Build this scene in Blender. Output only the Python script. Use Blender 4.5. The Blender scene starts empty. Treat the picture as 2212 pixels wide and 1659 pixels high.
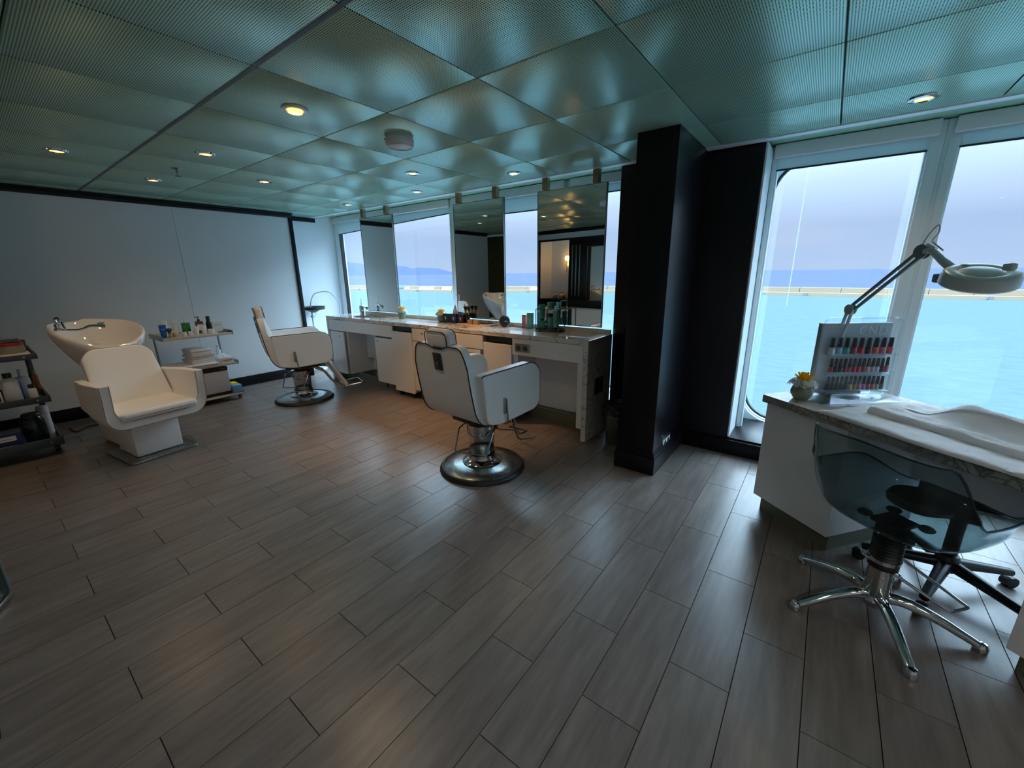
import bpy, bmesh, math, random
from mathutils import Vector, Matrix
random.seed(7)
PI = math.pi
sc = bpy.context.scene
COL = sc.collection

# ------------------------------------------------------------ camera
H = 1.39
FPX = 883.3
def cam_axes(yaw, pitch, roll):
    f = Vector((math.sin(yaw)*math.cos(pitch), math.cos(yaw)*math.cos(pitch), math.sin(pitch)))
    r = Vector((math.cos(yaw), -math.sin(yaw), 0)); u = r.cross(f)
    return (math.cos(roll)*r+math.sin(roll)*u, -math.sin(roll)*r+math.cos(roll)*u, f)
CR, CU, CF = cam_axes(math.radians(-37.15), math.radians(-15.168), math.radians(-0.677))
CP = Vector((0, 0, H))
cam = bpy.data.cameras.new('camera'); camo = bpy.data.objects.new('camera', cam); COL.objects.link(camo)
camo.matrix_world = Matrix(((CR.x, CU.x, -CF.x, 0), (CR.y, CU.y, -CF.y, 0), (CR.z, CU.z, -CF.z, H), (0, 0, 0, 1)))
cam.sensor_width = 36; cam.lens = FPX/2212*36; cam.clip_start = 0.02; cam.clip_end = 60000
sc.camera = camo
# survey helpers: the point where a sight line meets a plane of the room
def ray(px, py): return (px-1106)/FPX*CR-(py-829.5)/FPX*CU+CF
def at(px, py, z=0.0):
    d = ray(px, py); return CP+d*((z-H)/d.z)
def aty(px, py, y):
    d = ray(px, py); return CP+d*(y/d.y)
def atx(px, py, x):
    d = ray(px, py); return CP+d*(x/d.x)

# ------------------------------------------------------------ world, sun, exposure
def s2l(c): return tuple((v/255/12.92 if v/255 <= .04045 else ((v/255+.055)/1.055)**2.4) for v in c)
w = bpy.data.worlds.new('world'); sc.world = w; w.use_nodes = True
nt = w.node_tree; nt.nodes.clear()
N = nt.nodes.new; Lk = nt.links.new
out = N('ShaderNodeOutputWorld'); bg = N('ShaderNodeBackground'); Lk(bg.outputs[0], out.inputs[0])
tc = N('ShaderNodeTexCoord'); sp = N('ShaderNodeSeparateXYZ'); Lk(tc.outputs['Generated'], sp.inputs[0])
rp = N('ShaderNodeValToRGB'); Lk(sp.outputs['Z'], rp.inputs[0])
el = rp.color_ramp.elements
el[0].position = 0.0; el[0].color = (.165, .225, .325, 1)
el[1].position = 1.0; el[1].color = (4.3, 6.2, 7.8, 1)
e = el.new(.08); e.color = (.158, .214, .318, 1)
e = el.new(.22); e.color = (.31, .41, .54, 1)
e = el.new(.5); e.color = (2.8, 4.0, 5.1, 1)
# soft high cloud streaks
mp = N('ShaderNodeMapping'); Lk(tc.outputs['Generated'], mp.inputs[0]); mp.inputs['Scale'].default_value = (1.6, 1.6, 7)
mp.inputs['Rotation'].default_value = (0.15, 0.2, 0)
nz = N('ShaderNodeTexNoise'); nz.inputs['Scale'].default_value = 2.2; nz.inputs['Detail'].default_value = 5; Lk(mp.outputs[0], nz.inputs[0])
cr = N('ShaderNodeValToRGB'); Lk(nz.outputs[0], cr.inputs[0])
cr.color_ramp.elements[0].position = .42; cr.color_ramp.elements[0].color = (0, 0, 0, 1)
cr.color_ramp.elements[1].position = .75; cr.color_ramp.elements[1].color = (1, 1, 1, 1)
mul = N('ShaderNodeMath'); mul.operation = 'MULTIPLY'; Lk(cr.outputs[0], mul.inputs[0]); mul.inputs[1].default_value = .4
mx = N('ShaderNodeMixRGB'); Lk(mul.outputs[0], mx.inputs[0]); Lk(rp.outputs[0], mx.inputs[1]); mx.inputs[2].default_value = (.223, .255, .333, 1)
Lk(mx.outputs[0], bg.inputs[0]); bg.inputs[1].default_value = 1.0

sun = bpy.data.lights.new('sun', 'SUN'); sun.energy = 1.8; sun.angle = .02; sun.color = (1, .95, .86)
so = bpy.data.objects.new('sun', sun); COL.objects.link(so)
so.rotation_euler = Vector((-.25, .62, -.85)).to_track_quat('-Z', 'Y').to_euler()

vs = sc.view_settings
sc.display_settings.display_device = 'sRGB'
vs.view_transform = 'Standard'; vs.look = 'None'; vs.gamma = 1; vs.use_curve_mapping = False
vs.exposure = 1.6
try:
    sc.cycles.use_denoising = True
    sc.cycles.denoiser = 'OPENIMAGEDENOISE'
    sc.cycles.max_bounces = 9; sc.cycles.diffuse_bounces = 6; sc.cycles.glossy_bounces = 5
    sc.cycles.transparent_max_bounces = 16; sc.cycles.transmission_bounces = 8
    sc.cycles.caustics_reflective = False; sc.cycles.caustics_refractive = False
    sc.cycles.sample_clamp_indirect = 4
except Exception as ex:
    print(ex)

# ------------------------------------------------------------ materials
def mat(name, col, rough=.5, metal=0.0, spec=.5, coat=0.0, emit=None, emit_s=0.0, srgb=True):
    m = bpy.data.materials.new(name); m.use_nodes = True
    b = m.node_tree.nodes['Principled BSDF']
    c = s2l(col) if srgb else col
    b.inputs['Base Color'].default_value = (*c, 1)
    b.inputs['Roughness'].default_value = rough; b.inputs['Metallic'].default_value = metal
    b.inputs['Specular IOR Level'].default_value = spec
    b.inputs['Coat Weight'].default_value = coat
    if emit: b.inputs['Emission Color'].default_value = (*emit, 1); b.inputs['Emission Strength'].default_value = emit_s
    m.diffuse_color = (*c, 1)
    # fine procedural wear on the gloss
    n = m.node_tree.nodes.new('ShaderNodeTexNoise'); n.inputs['Scale'].default_value = 35
    mr = m.node_tree.nodes.new('ShaderNodeMapRange'); m.node_tree.links.new(n.outputs[0], mr.inputs[0])
    mr.inputs[3].default_value = rough*.88; mr.inputs[4].default_value = min(1, rough*1.12)
    m.node_tree.links.new(mr.outputs[0], b.inputs['Roughness'])
    return m
def nodes(m): return m.node_tree, m.node_tree.nodes['Principled BSDF'], m.node_tree.nodes.new, m.node_tree.links.new
def glassy(name, tint, fres=.06, rough=.0, gl=(1, 1, 1)):
    m = bpy.data.materials.new(name); m.use_nodes = True; t = m.node_tree; t.nodes.clear()
    o = t.nodes.new('ShaderNodeOutputMaterial'); mixn = t.nodes.new('ShaderNodeMixShader')
    tr = t.nodes.new('ShaderNodeBsdfTransparent'); tr.inputs[0].default_value = (*tint, 1)
    g = t.nodes.new('ShaderNodeBsdfGlossy'); g.inputs['Roughness'].default_value = rough; g.inputs[0].default_value = (*gl, 1)
    ge = t.nodes.new('ShaderNodeNewGeometry'); dt = t.nodes.new('ShaderNodeVectorMath'); dt.operation = 'DOT_PRODUCT'
    t.links.new(ge.outputs['Incoming'], dt.inputs[0]); t.links.new(ge.outputs['Normal'], dt.inputs[1])
    def mth(op, a, b=None):
        q = t.nodes.new('ShaderNodeMath'); q.operation = op
        for i_, v_ in enumerate((a, b)):
            if v_ is None: continue
            if isinstance(v_, (int, float)): q.inputs[i_].default_value = v_
            else: t.links.new(v_, q.inputs[i_])
        return q.outputs[0]
    p5 = mth('POWER', mth('SUBTRACT', 1.0, mth('ABSOLUTE', dt.outputs['Value'])), 5.0)
    lw = mth('ADD', mth('MULTIPLY', p5, .9), fres*.6)
    t.links.new(lw, mixn.inputs[0]); t.links.new(tr.outputs[0], mixn.inputs[1]); t.links.new(g.outputs[0], mixn.inputs[2])
    t.links.new(mixn.outputs[0], o.inputs[0]); m.diffuse_color = (*tint, .4); return m
def bump(m, node_out, strength=.2, dist=.002):
    t, b, n, l = nodes(m); bp = n('ShaderNodeBump'); bp.inputs['Strength'].default_value = strength; bp.inputs['Distance'].default_value = dist
    l(node_out, bp.inputs['Height']); l(bp.outputs[0], b.inputs['Normal']); return bp

M = {}
M['wall'] = mat('painted wall panel', (232, 238, 242), .45)
M['white'] = mat('white paint', (225, 228, 228), .35)
M['frame'] = mat('white window frame', (232, 242, 246), .3)
M['lam'] = mat('white gloss laminate', (230, 230, 230), .14, coat=.3)
M['kick'] = mat('olive toe kick', (112, 116, 96), .4, metal=.3)
M['dark'] = mat('dark teal recess', (36, 50, 52), .5)
M['black'] = mat('black plastic', (16, 17, 19), .35)
M['rubber'] = mat('black rubber', (14, 16, 18), .45)
M['chrome'] = mat('chrome', (205, 208, 210), .08, metal=1)
M['steel'] = mat('brushed steel', (150, 158, 158), .28, metal=1)
M['darksteel'] = mat('dark steel', (78, 84, 80), .35, metal=.8)
M['brass'] = mat('gold metal', (190, 140, 50), .25, metal=1)
M['post'] = mat('champagne metal post', (150, 138, 112), .35, metal=.6)
M['piping'] = mat('dark piping', (38, 40, 44), .5)
M['cart'] = mat('dark grey cart plastic', (62, 72, 78), .45)
M['lampw'] = mat('white lamp enamel', (205, 212, 212), .3)
M['lampd'] = mat('grey lamp joint', (122, 136, 136), .35)
M['cream'] = mat('cream metal', (205, 198, 182), .35)
M['greyface'] = mat('light grey door', (192, 192, 196), .3)
M['pot'] = mat('sage ceramic', (128, 136, 112), .35, coat=.4)
M['yellow'] = mat('yellow petals', (250, 196, 16), .6)
M['petal'] = mat('white petals', (232, 230, 226), .6)
M['blue'] = mat('blue plastic', (20, 96, 180), .3)
M['navy'] = mat('navy card', (22, 34, 92), .35)
M['navy2'] = mat('dark navy card', (16, 24, 60), .35)
M['blackgreen'] = mat('black green card', (34, 44, 40), .35)
M['green'] = mat('green liquid', (40, 130, 60), .15)
M['teal'] = mat('teal tube', (34, 128, 112), .3)
M['tealb'] = mat('pale teal card', (96, 160, 150), .4)
M['pinkb'] = mat('dusty pink card', (176, 96, 92), .4)
M['kraft'] = mat('kraft card', (176, 158, 132), .6)
M['board'] = mat('pale pink board', (214, 184, 158), .5)
M['amber'] = mat('amber liquid', (120, 70, 40), .2)
M['wood'] = mat('pale wood', (180, 138, 84), .45)
M['paper'] = mat('white paper', (228, 230, 230), .6)
M['red'] = mat('red plastic', (176, 36, 28), .35)
M['clear'] = glassy('clear plastic', (.86, .92, .92), rough=.03)
M['glass'] = glassy('window glass', (.97, .985, .985))
M['acrylic'] = glassy('acrylic', (.95, .975, .985), rough=.01)
M['smoke'] = glassy('smoked acrylic', (.61, .69, .70), rough=.02, gl=(.75, .85, .9))
M['jarglass'] = glassy('dark jar glass', (.38, .45, .46), rough=.02)
M['blind'] = mat('white blind cloth', (222, 232, 232), .6)
M['mirror'] = mat('mirror silver', (232, 238, 235), .004, metal=1)
M['gold'] = mat('gold liquid', (196, 160, 96), .3)
t, b, n, l = nodes(M['mirror'])
for lk in list(t.links):
    if lk.to_socket == b.inputs['Roughness']: t.links.remove(lk)
b.inputs['Roughness'].default_value = 0.0
M['lens'] = mat('warm lamp lens', (255, 220, 150), .3, emit=(1.0, .52, .12), emit_s=1.0)
M['bulb'] = mat('lamp filament glow', (255, 235, 190), .3, emit=(1.0, .74, .28), emit_s=3.2)
M['cream_plaster'] = mat('smoke detector shell', (232, 232, 230), .45)

t, b, n, l = nodes(M['blind'])
trn = n('ShaderNodeBsdfTranslucent'); trn.inputs[0].default_value = (.72, .84, .84, 1); mxs = n('ShaderNodeMixShader'); mxs.inputs[0].default_value = .45
om = [x for x in t.nodes if x.type == 'OUTPUT_MATERIAL'][0]; l(b.outputs[0], mxs.inputs[1]); l(trn.outputs[0], mxs.inputs[2]); l(mxs.outputs[0], om.inputs[0])
# leatherette
def leather(name, col):
    m = mat(name, col, .38); t, b, n, l = nodes(m)
    v = n('ShaderNodeTexVoronoi'); v.inputs['Scale'].default_value = 420; tcn = n('ShaderNodeTexCoord'); l(tcn.outputs['Object'], v.inputs[0])
    bump(m, v.outputs[0], .12, .001); return m
M['leather'] = leather('white leatherette', (240, 238, 236))
# towel
def towelm(name, col):
    m = mat(name, col, .9, spec=.2); t, b, n, l = nodes(m)
    v = n('ShaderNodeTexNoise'); v.inputs['Scale'].default_value = 260; v.inputs['Detail'].default_value = 3
    tcn = n('ShaderNodeTexCoord'); l(tcn.outputs['Object'], v.inputs[0]); bump(m, v.outputs[0], .8, .004)
    b.inputs['Sheen Weight'].default_value = .3; return m
M['towel'] = towelm('white terry towel', (240, 238, 240))
M['towelb'] = towelm('beige terry towel', (198, 184, 176))
# marble
def marble(name, base, vein, scale=3.0, lo=.0, hi=.09):
    m = mat(name, base, .12, coat=.4); t, b, n, l = nodes(m)
    g = n('ShaderNodeNewGeometry'); mpn = n('ShaderNodeMapping'); l(g.outputs['Position'], mpn.inputs[0]); mpn.inputs['Scale'].default_value = (1.0, 2.2, 2.2)
    n1 = n('ShaderNodeTexNoise'); n1.inputs['Scale'].default_value = 2.6; n1.inputs['Detail'].default_value = 6; l(mpn.outputs[0], n1.inputs[0])
    ad = n('ShaderNodeMixRGB'); ad.blend_type = 'ADD'; ad.inputs[0].default_value = .55; l(mpn.outputs[0], ad.inputs[1]); l(n1.outputs['Color'], ad.inputs[2])
    v = n('ShaderNodeTexVoronoi'); v.feature = 'DISTANCE_TO_EDGE'; v.inputs['Scale'].default_value = scale; l(ad.outputs[0], v.inputs[0])
    r1 = n('ShaderNodeMapRange'); l(v.outputs['Distance'], r1.inputs[0]); r1.inputs[1].default_value = lo; r1.inputs[2].default_value = hi; r1.inputs[3].default_value = 1; r1.inputs[4].default_value = 0
    n2 = n('ShaderNodeTexNoise'); n2.inputs['Scale'].default_value = 1.7; n2.inputs['Detail'].default_value = 3; l(g.outputs['Position'], n2.inputs[0])
    r2 = n('ShaderNodeMapRange'); l(n2.outputs[0], r2.inputs[0]); r2.inputs[1].default_value = .40; r2.inputs[2].default_value = .58
    mu = n('ShaderNodeMath'); mu.operation = 'MULTIPLY'; l(r1.outputs[0], mu.inputs[0]); l(r2.outputs[0], mu.inputs[1])
    mm = n('ShaderNodeMixRGB'); l(mu.outputs[0], mm.inputs[0]); mm.inputs[1].default_value = (*s2l(base), 1); mm.inputs[2].default_value = (*s2l(vein), 1)
    n3 = n('ShaderNodeTexNoise'); n3.inputs['Scale'].default_value = 6; n3.inputs['Detail'].default_value = 8; l(g.outputs['Position'], n3.inputs[0])
    r3 = n('ShaderNodeMapRange'); l(n3.outputs[0], r3.inputs[0]); r3.inputs[1].default_value = .3; r3.inputs[2].default_value = .7; r3.inputs[3].default_value = .86; r3.inputs[4].default_value = 1
    m2 = n('ShaderNodeMixRGB'); m2.blend_type = 'MULTIPLY'; m2.inputs[0].default_value = 1; l(mm.outputs[0], m2.inputs[1]); l(r3.outputs[0], m2.inputs[2])
    l(m2.outputs[0], b.inputs['Base Color']); return m
M['marble'] = marble('white marble with grey veins', (222, 216, 208), (82, 84, 84), 5.0, .0, .07)
M['marbled'] = marble('grey green marble', (150, 158, 152), (44, 52, 52), 14.0, .0, .16)
# floor tile
def floor_mat():
    m = mat('wood look porcelain tile', (146, 135, 127), .30); t, b, n, l = nodes(m)
    g = n('ShaderNodeNewGeometry'); oi = n('ShaderNodeObjectInfo')
    cx = n('ShaderNodeCombineXYZ'); mr = n('ShaderNodeMath'); mr.operation = 'MULTIPLY'; mr.inputs[1].default_value = 31.0; l(oi.outputs['Random'], mr.inputs[0]); l(mr.outputs[0], cx.inputs[2])
    va = n('ShaderNodeVectorMath'); va.operation = 'ADD'; l(g.outputs['Position'], va.inputs[0]); l(cx.outputs[0], va.inputs[1])
    mpn = n('ShaderNodeMapping'); l(va.outputs[0], mpn.inputs[0]); mpn.inputs['Scale'].default_value = (14, 1.6, 1)
    n1 = n('ShaderNodeTexNoise'); n1.inputs['Scale'].default_value = 2.2; n1.inputs['Detail'].default_value = 8; n1.inputs['Roughness'].default_value = .62; l(mpn.outputs[0], n1.inputs[0])
    mp2 = n('ShaderNodeMapping'); l(va.outputs[0], mp2.inputs[0]); mp2.inputs['Scale'].default_value = (3, 1.0, 1)
    n2 = n('ShaderNodeTexNoise'); n2.inputs['Scale'].default_value = 2.0; n2.inputs['Detail'].default_value = 4; l(mp2.outputs[0], n2.inputs[0])
    r = n('ShaderNodeValToRGB'); l(n1.outputs[0], r.inputs[0]); e_ = r.color_ramp.elements
    e_[0].position = .32; e_[0].color = (*s2l((109, 100, 95)), 1); e_[1].position = .68; e_[1].color = (*s2l((133, 124, 119)), 1)
    mx_ = n('ShaderNodeMixRGB'); mx_.blend_type = 'OVERLAY'; mx_.inputs[0].default_value = .25; l(r.outputs[0], mx_.inputs[1]); l(n2.outputs[0], mx_.inputs[2])
    hs = n('ShaderNodeHueSaturation'); l(mx_.outputs[0], hs.inputs['Color'])
    m3 = n('ShaderNodeMapRange'); l(oi.outputs['Random'], m3.inputs[0]); m3.inputs[3].default_value = .92; m3.inputs[4].default_value = 1.07; l(m3.outputs[0], hs.inputs['Value'])
    l(hs.outputs[0], b.inputs['Base Color']); bump(m, n1.outputs[0], .25, .0025); return m
M['tile'] = floor_mat()
M['grout'] = mat('dark grout', (62, 58, 56), .9)
# perforated ceiling metal
def ceil_mat(perf=True):
    m = mat('perforated metal ceiling panel' if perf else 'plain ceiling metal', (172, 218, 194), .30, metal=.3, spec=.6); t, b, n, l = nodes(m)
    if perf:
        g = n('ShaderNodeTexCoord'); mpn = n('ShaderNodeMapping'); l(g.outputs['Object'], mpn.inputs[0]); mpn.inputs['Scale'].default_value = (1/.0085, 1/.0085, 0)
        fr = n('ShaderNodeVectorMath'); fr.operation = 'FRACTION'; l(mpn.outputs[0], fr.inputs[0])
        sb = n('ShaderNodeVectorMath'); sb.operation = 'SUBTRACT'; l(fr.outputs[0], sb.inputs[0]); sb.inputs[1].default_value = (.5, .5, 0)
        ln = n('ShaderNodeVectorMath'); ln.operation = 'LENGTH'; l(sb.outputs[0], ln.inputs[0])
        mr = n('ShaderNodeMapRange'); l(ln.outputs['Value'], mr.inputs[0]); mr.inputs[1].default_value = .24; mr.inputs[2].default_value = .31
        mm = n('ShaderNodeMixRGB'); l(mr.outputs[0], mm.inputs[0]); mm.inputs[1].default_value = (.015, .022, .022, 1); mm.inputs[2].default_value = (*s2l((190, 232, 208)), 1)
        l(mm.outputs[0], b.inputs['Base Color'])
        mb = n('ShaderNodeMath'); mb.operation = 'MULTIPLY'; l(mr.outputs[0], mb.inputs[0]); mb.inputs[1].default_value = .6; l(mb.outputs[0], b.inputs['Specular IOR Level'])
        m4 = n('ShaderNodeMath'); m4.operation = 'MULTIPLY'; l(mr.outputs[0], m4.inputs[0]); m4.inputs[1].default_value = .35; l(m4.outputs[0], b.inputs['Metallic'])
    return m
M['ceil'] = ceil_mat(True); M['ceilp'] = ceil_mat(False)
def darkwood():
    m = mat('black stained wood', (17, 17, 21), .34, coat=.0, spec=.28); t, b, n, l = nodes(m)
    g = n('ShaderNodeNewGeometry'); mpn = n('ShaderNodeMapping'); l(g.outputs['Position'], mpn.inputs[0]); mpn.inputs['Scale'].default_value = (60, 60, 1.5)
    n1 = n('ShaderNodeTexNoise'); n1.inputs['Scale'].default_value = 1.5; n1.inputs['Detail'].default_value = 5; l(mpn.outputs[0], n1.inputs[0])
    r = n('ShaderNodeValToRGB'); l(n1.outputs[0], r.inputs[0]); r.color_ramp.elements[0].position = .35; r.color_ramp.elements[0].color = (.004, .004, .006, 1)
    r.color_ramp.elements[1].position = .7; r.color_ramp.elements[1].color = (.0085, .0085, .012, 1); l(r.outputs[0], b.inputs['Base Color']); bump(m, n1.outputs[0], .15, .001); return m
M['dwood'] = darkwood()
def curtainm():
    m = mat('olive curtain cloth', (92, 84, 52), .8, spec=.2); t, b, n, l = nodes(m)
    v = n('ShaderNodeTexNoise'); v.inputs['Scale'].default_value = 120; bump(m, v.outputs[0], .4, .002); return m
M['curtain'] = curtainm()
def water(name, c1, c2, sc_, rough):
    m = mat(name, c1, 1.0, spec=.0); t, b, n, l = nodes(m)
    g = n('ShaderNodeNewGeometry'); mpn = n('ShaderNodeMapping'); l(g.outputs['Position'], mpn.inputs[0]); mpn.inputs['Scale'].default_value = (sc_, sc_*2.5, 1)
    n1 = n('ShaderNodeTexNoise'); n1.inputs['Scale'].default_value = 1; n1.inputs['Detail'].default_value = 6; l(mpn.outputs[0], n1.inputs[0])
    r = n('ShaderNodeValToRGB'); l(n1.outputs[0], r.inputs[0]); r.color_ramp.elements[0].position = .3; r.color_ramp.elements[0].color = (*s2l(c1), 1)
    r.color_ramp.elements[1].position = .7; r.color_ramp.elements[1].color = (*s2l(c2), 1); l(r.outputs[0], b.inputs['Base Color']); bump(m, n1.outputs[0], .35, .35); return m
M['harbour'] = water('turquoise harbour water', (55, 69, 77), (61, 75, 83), .35, .4)
M['sea'] = water('open blue sea', (52, 58, 76), (56, 62, 80), .02, .5)
M['stone'] = mat('cream concrete', (112, 101, 84), .9)
M['stone2'] = mat('pale concrete', (112, 103, 88), .9)
M['hill'] = mat('hazy blue hills', (48, 56, 78), 1, spec=0)  # distance haze is put into this base colour

# ------------------------------------------------------------ mesh builder
class B:
    def __init__(s): s.b = bmesh.new(); s.mi = 0
    def _m(s, c, rot):
        return Matrix.Translation(Vector(c)) @ (Matrix.Identity(4) if rot is None else rot if isinstance(rot, Matrix) else Matrix.Rotation(rot, 4, 'Z'))
    def box(s, c, d, r=0.0, seg=2, rot=None, mi=0):
        t = bmesh.new(); bmesh.ops.create_cube(t, size=1); bmesh.ops.scale(t, vec=Vector(d), verts=t.verts)
        if r > 0: bmesh.ops.bevel(t, geom=list(t.edges), offset=min(r, min(d)*.49), segments=seg, affect='EDGES', profile=.5)
        mt = s._m(c, rot); mp_ = {v: s.b.verts.new(mt @ v.co) for v in t.verts}
        for f in t.faces: s.b.faces.new([mp_[v] for v in f.verts])
        t.free(); return s
    def _fin(s, mi=0): pass
    def bx(s, x0, x1, y0, y1, z0, z1, r=0.0, mi=0, seg=2):
        return s.box(((x0+x1)/2, (y0+y1)/2, (z0+z1)/2), (abs(x1-x0), abs(y1-y0), abs(z1-z0)), r, seg, None, mi)
    def cyl(s, p0, p1, r0, r1=None, n=20, mi=0, caps=True):
        p0, p1 = Vector(p0), Vector(p1); r1 = r0 if r1 is None else r1
        z = (p1-p0).normalized(); x = z.orthogonal().normalized(); y = z.cross(x)
        A = [s.b.verts.new(p0+(x*math.cos(a)+y*math.sin(a))*r0) for a in [2*PI*i/n for i in range(n)]]
        C = [s.b.verts.new(p1+(x*math.cos(a)+y*math.sin(a))*r1) for a in [2*PI*i/n for i in range(n)]]
        for i in range(n): s.b.faces.new((A[i], A[(i+1) % n], C[(i+1) % n], C[i]))
        if caps: s.b.faces.new(A[::-1]); s.b.faces.new(C)
        s._fin(mi); return s
    def lathe(s, prof, c=(0, 0, 0), n=28, mi=0, rot=None, sx=1, sy=1):
        rings = []; mt = s._m(c, rot)
        for r, z in prof:
            if r < 1e-5: rings.append([s.b.verts.new(mt @ Vector((0, 0, z)))])
            else: rings.append([s.b.verts.new(mt @ Vector((r*sx*math.cos(2*PI*i/n), r*sy*math.sin(2*PI*i/n), z))) for i in range(n)])
        for a, b_ in zip(rings, rings[1:]):
            for i in range(n):
                q = [a[i % len(a)], a[(i+1) % n % len(a)], b_[(i+1) % n % len(b_)], b_[i % len(b_)]]
                q = list(dict.fromkeys(q))
                if len(q) > 2: s.b.faces.new(q)
        return s
    def tube(s, pts, r, n=8, mi=0, closed=False, rads=None):
        pts = [Vector(p) for p in pts]; rings = []
        up = None
        for i, p in enumerate(pts):
            a = pts[i-1] if (i > 0 or closed) else p; c = pts[(i+1) % len(pts)] if (i < len(pts)-1 or closed) else p
            d = (c-a).normalized()
            if up is None: up = d.orthogonal().normalized()
            x = (up-d*up.dot(d)); x = x.normalized() if x.length > 1e-6 else d.orthogonal().normalized(); up = x
            y = d.cross(x); rr = rads[i] if rads else r
            rings.append([s.b.verts.new(p+(x*math.cos(t_)+y*math.sin(t_))*rr) for t_ in [2*PI*k/n for k in range(n)]])
        m_ = len(pts)
        for i in range(m_ if closed else m_-1):
            a, c = rings[i], rings[(i+1) % m_]
            for k in range(n): s.b.faces.new((a[k], a[(k+1) % n], c[(k+1) % n], c[k]))
        if not closed: s.b.faces.new(rings[0][::-1]); s.b.faces.new(rings[-1])
        s._fin(mi); return s
    def prism(s, poly, fn, d0, d1, mi=0):
        """poly of 2D points, fn(a,b,depth)->3D"""
        A = [s.b.verts.new(fn(a, b_, d0)) for a, b_ in poly]; C = [s.b.verts.new(fn(a, b_, d1)) for a, b_ in poly]
        k = len(poly)
        s.b.faces.new(A[::-1]); s.b.faces.new(C)
        for i in range(k): s.b.faces.new((A[i], A[(i+1) % k], C[(i+1) % k], C[i]))
        s._fin(mi); return s
    def grid(s, rows, mi=0, closeu=False):
        V = [[s.b.verts.new(p) for p in r] for r in rows]
        for i in range(len(V)-1):
            k = len(V[i])
            for j in range(k if closeu else k-1):
                s.b.faces.new((V[i][j], V[i][(j+1) % k], V[i+1][(j+1) % k], V[i+1][j]))
        s._fin(mi); return V
    def shell(s, fo, fi, nu, nv, mi=0):
        """closed slab between surface fo(u,v) and fi(u,v), u,v in 0..1"""
        O = [[s.b.verts.new(fo(i/nu, j/nv)) for j in range(nv+1)] for i in range(nu+1)]
        I = [[s.b.verts.new(fi(i/nu, j/nv)) for j in range(nv+1)] for i in range(nu+1)]
        for i in range(nu):
            for j in range(nv):
                s.b.faces.new((O[i][j], O[i+1][j], O[i+1][j+1], O[i][j+1])); s.b.faces.new((I[i][j], I[i][j+1], I[i+1][j+1], I[i+1][j]))
        for j in range(nv):
            s.b.faces.new((O[0][j], O[0][j+1], I[0][j+1], I[0][j])); s.b.faces.new((O[nu][j], I[nu][j], I[nu][j+1], O[nu][j+1]))
        for i in range(nu):
            s.b.faces.new((O[i][0], I[i][0], I[i+1][0], O[i+1][0])); s.b.faces.new((O[i][nv], O[i+1][nv], I[i+1][nv], I[i][nv]))
        s._fin(mi); return s
    def go(s, name, m, parent=None, smooth=True, sharp=35, bevel=0, sub=0, loc=None, rz=0, fix=True):
        if fix: bmesh.ops.recalc_face_normals(s.b, faces=s.b.faces)
        me = bpy.data.meshes.new(name); s.b.to_mesh(me); s.b.free()
        for mm in (m if isinstance(m, (list, tuple)) else [m]): me.materials.append(mm if not isinstance(mm, str) else M[mm])
        if smooth:
            me.polygons.foreach_set('use_smooth', [True]*len(me.polygons))
            me.set_sharp_from_angle(angle=math.radians(sharp))
        o = bpy.data.objects.new(name, me); COL.objects.link(o)
        if parent: o.parent = parent
        if loc is not None: o.location = loc
        o.rotation_euler.z = rz
        if bevel:
            md = o.modifiers.new('bevel', 'BEVEL'); md.width = bevel; md.segments = 3; md.limit_method = 'ANGLE'; md.angle_limit = math.radians(40); md.harden_normals = False
        if sub:
            md = o.modifiers.new('sub', 'SUBSURF'); md.levels = sub; md.render_levels = sub
        return o

def rrect(x0, x1, y0, y1, r, k=6):
    P = []
    for cx, cy, a0 in ((x1-r, y1-r, 0), (x0+r, y1-r, PI/2), (x0+r, y0+r, PI), (x1-r, y0+r, 1.5*PI)):
        for i in range(k+1):
            a = a0+PI/2*i/k; P.append((cx+r*math.cos(a), cy+r*math.sin(a)))
    return P
def rpoly(pts, rads, k=5):
    """round the corners of a polygon"""
    out_ = []; n_ = len(pts)
    for i in range(n_):
        p = Vector(pts[i]); a = Vector(pts[i-1]); c = Vector(pts[(i+1) % n_]); r = rads[i] if isinstance(rads, (list, tuple)) else rads
        if r <= 0: out_.append(tuple(p)); continue
        da = (a-p).normalized(); dc = (c-p).normalized(); r1 = min(r, (a-p).length*.49, (c-p).length*.49)
        p0 = p+da*r1; p1 = p+dc*r1
        for j in range(k+1):
            t_ = j/k; out_.append(tuple((1-t_)**2*p0+2*t_*(1-t_)*p+t_*t_*p1))
    return out_
def smooth_path(pts, k=6):
    pts = [Vector(p) for p in pts]; out_ = []
    for i in range(len(pts)-1):
        p0 = pts[max(i-1, 0)]; p1 = pts[i]; p2 = pts[i+1]; p3 = pts[min(i+2, len(pts)-1)]
        for j in range(k):
            t_ = j/k; out_.append(.5*((2*p1)+(-p0+p2)*t_+(2*p0-5*p1+4*p2-p3)*t_*t_+(-p0+3*p1-3*p2+p3)*t_**3))
    out_.append(pts[-1]); return out_

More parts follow.
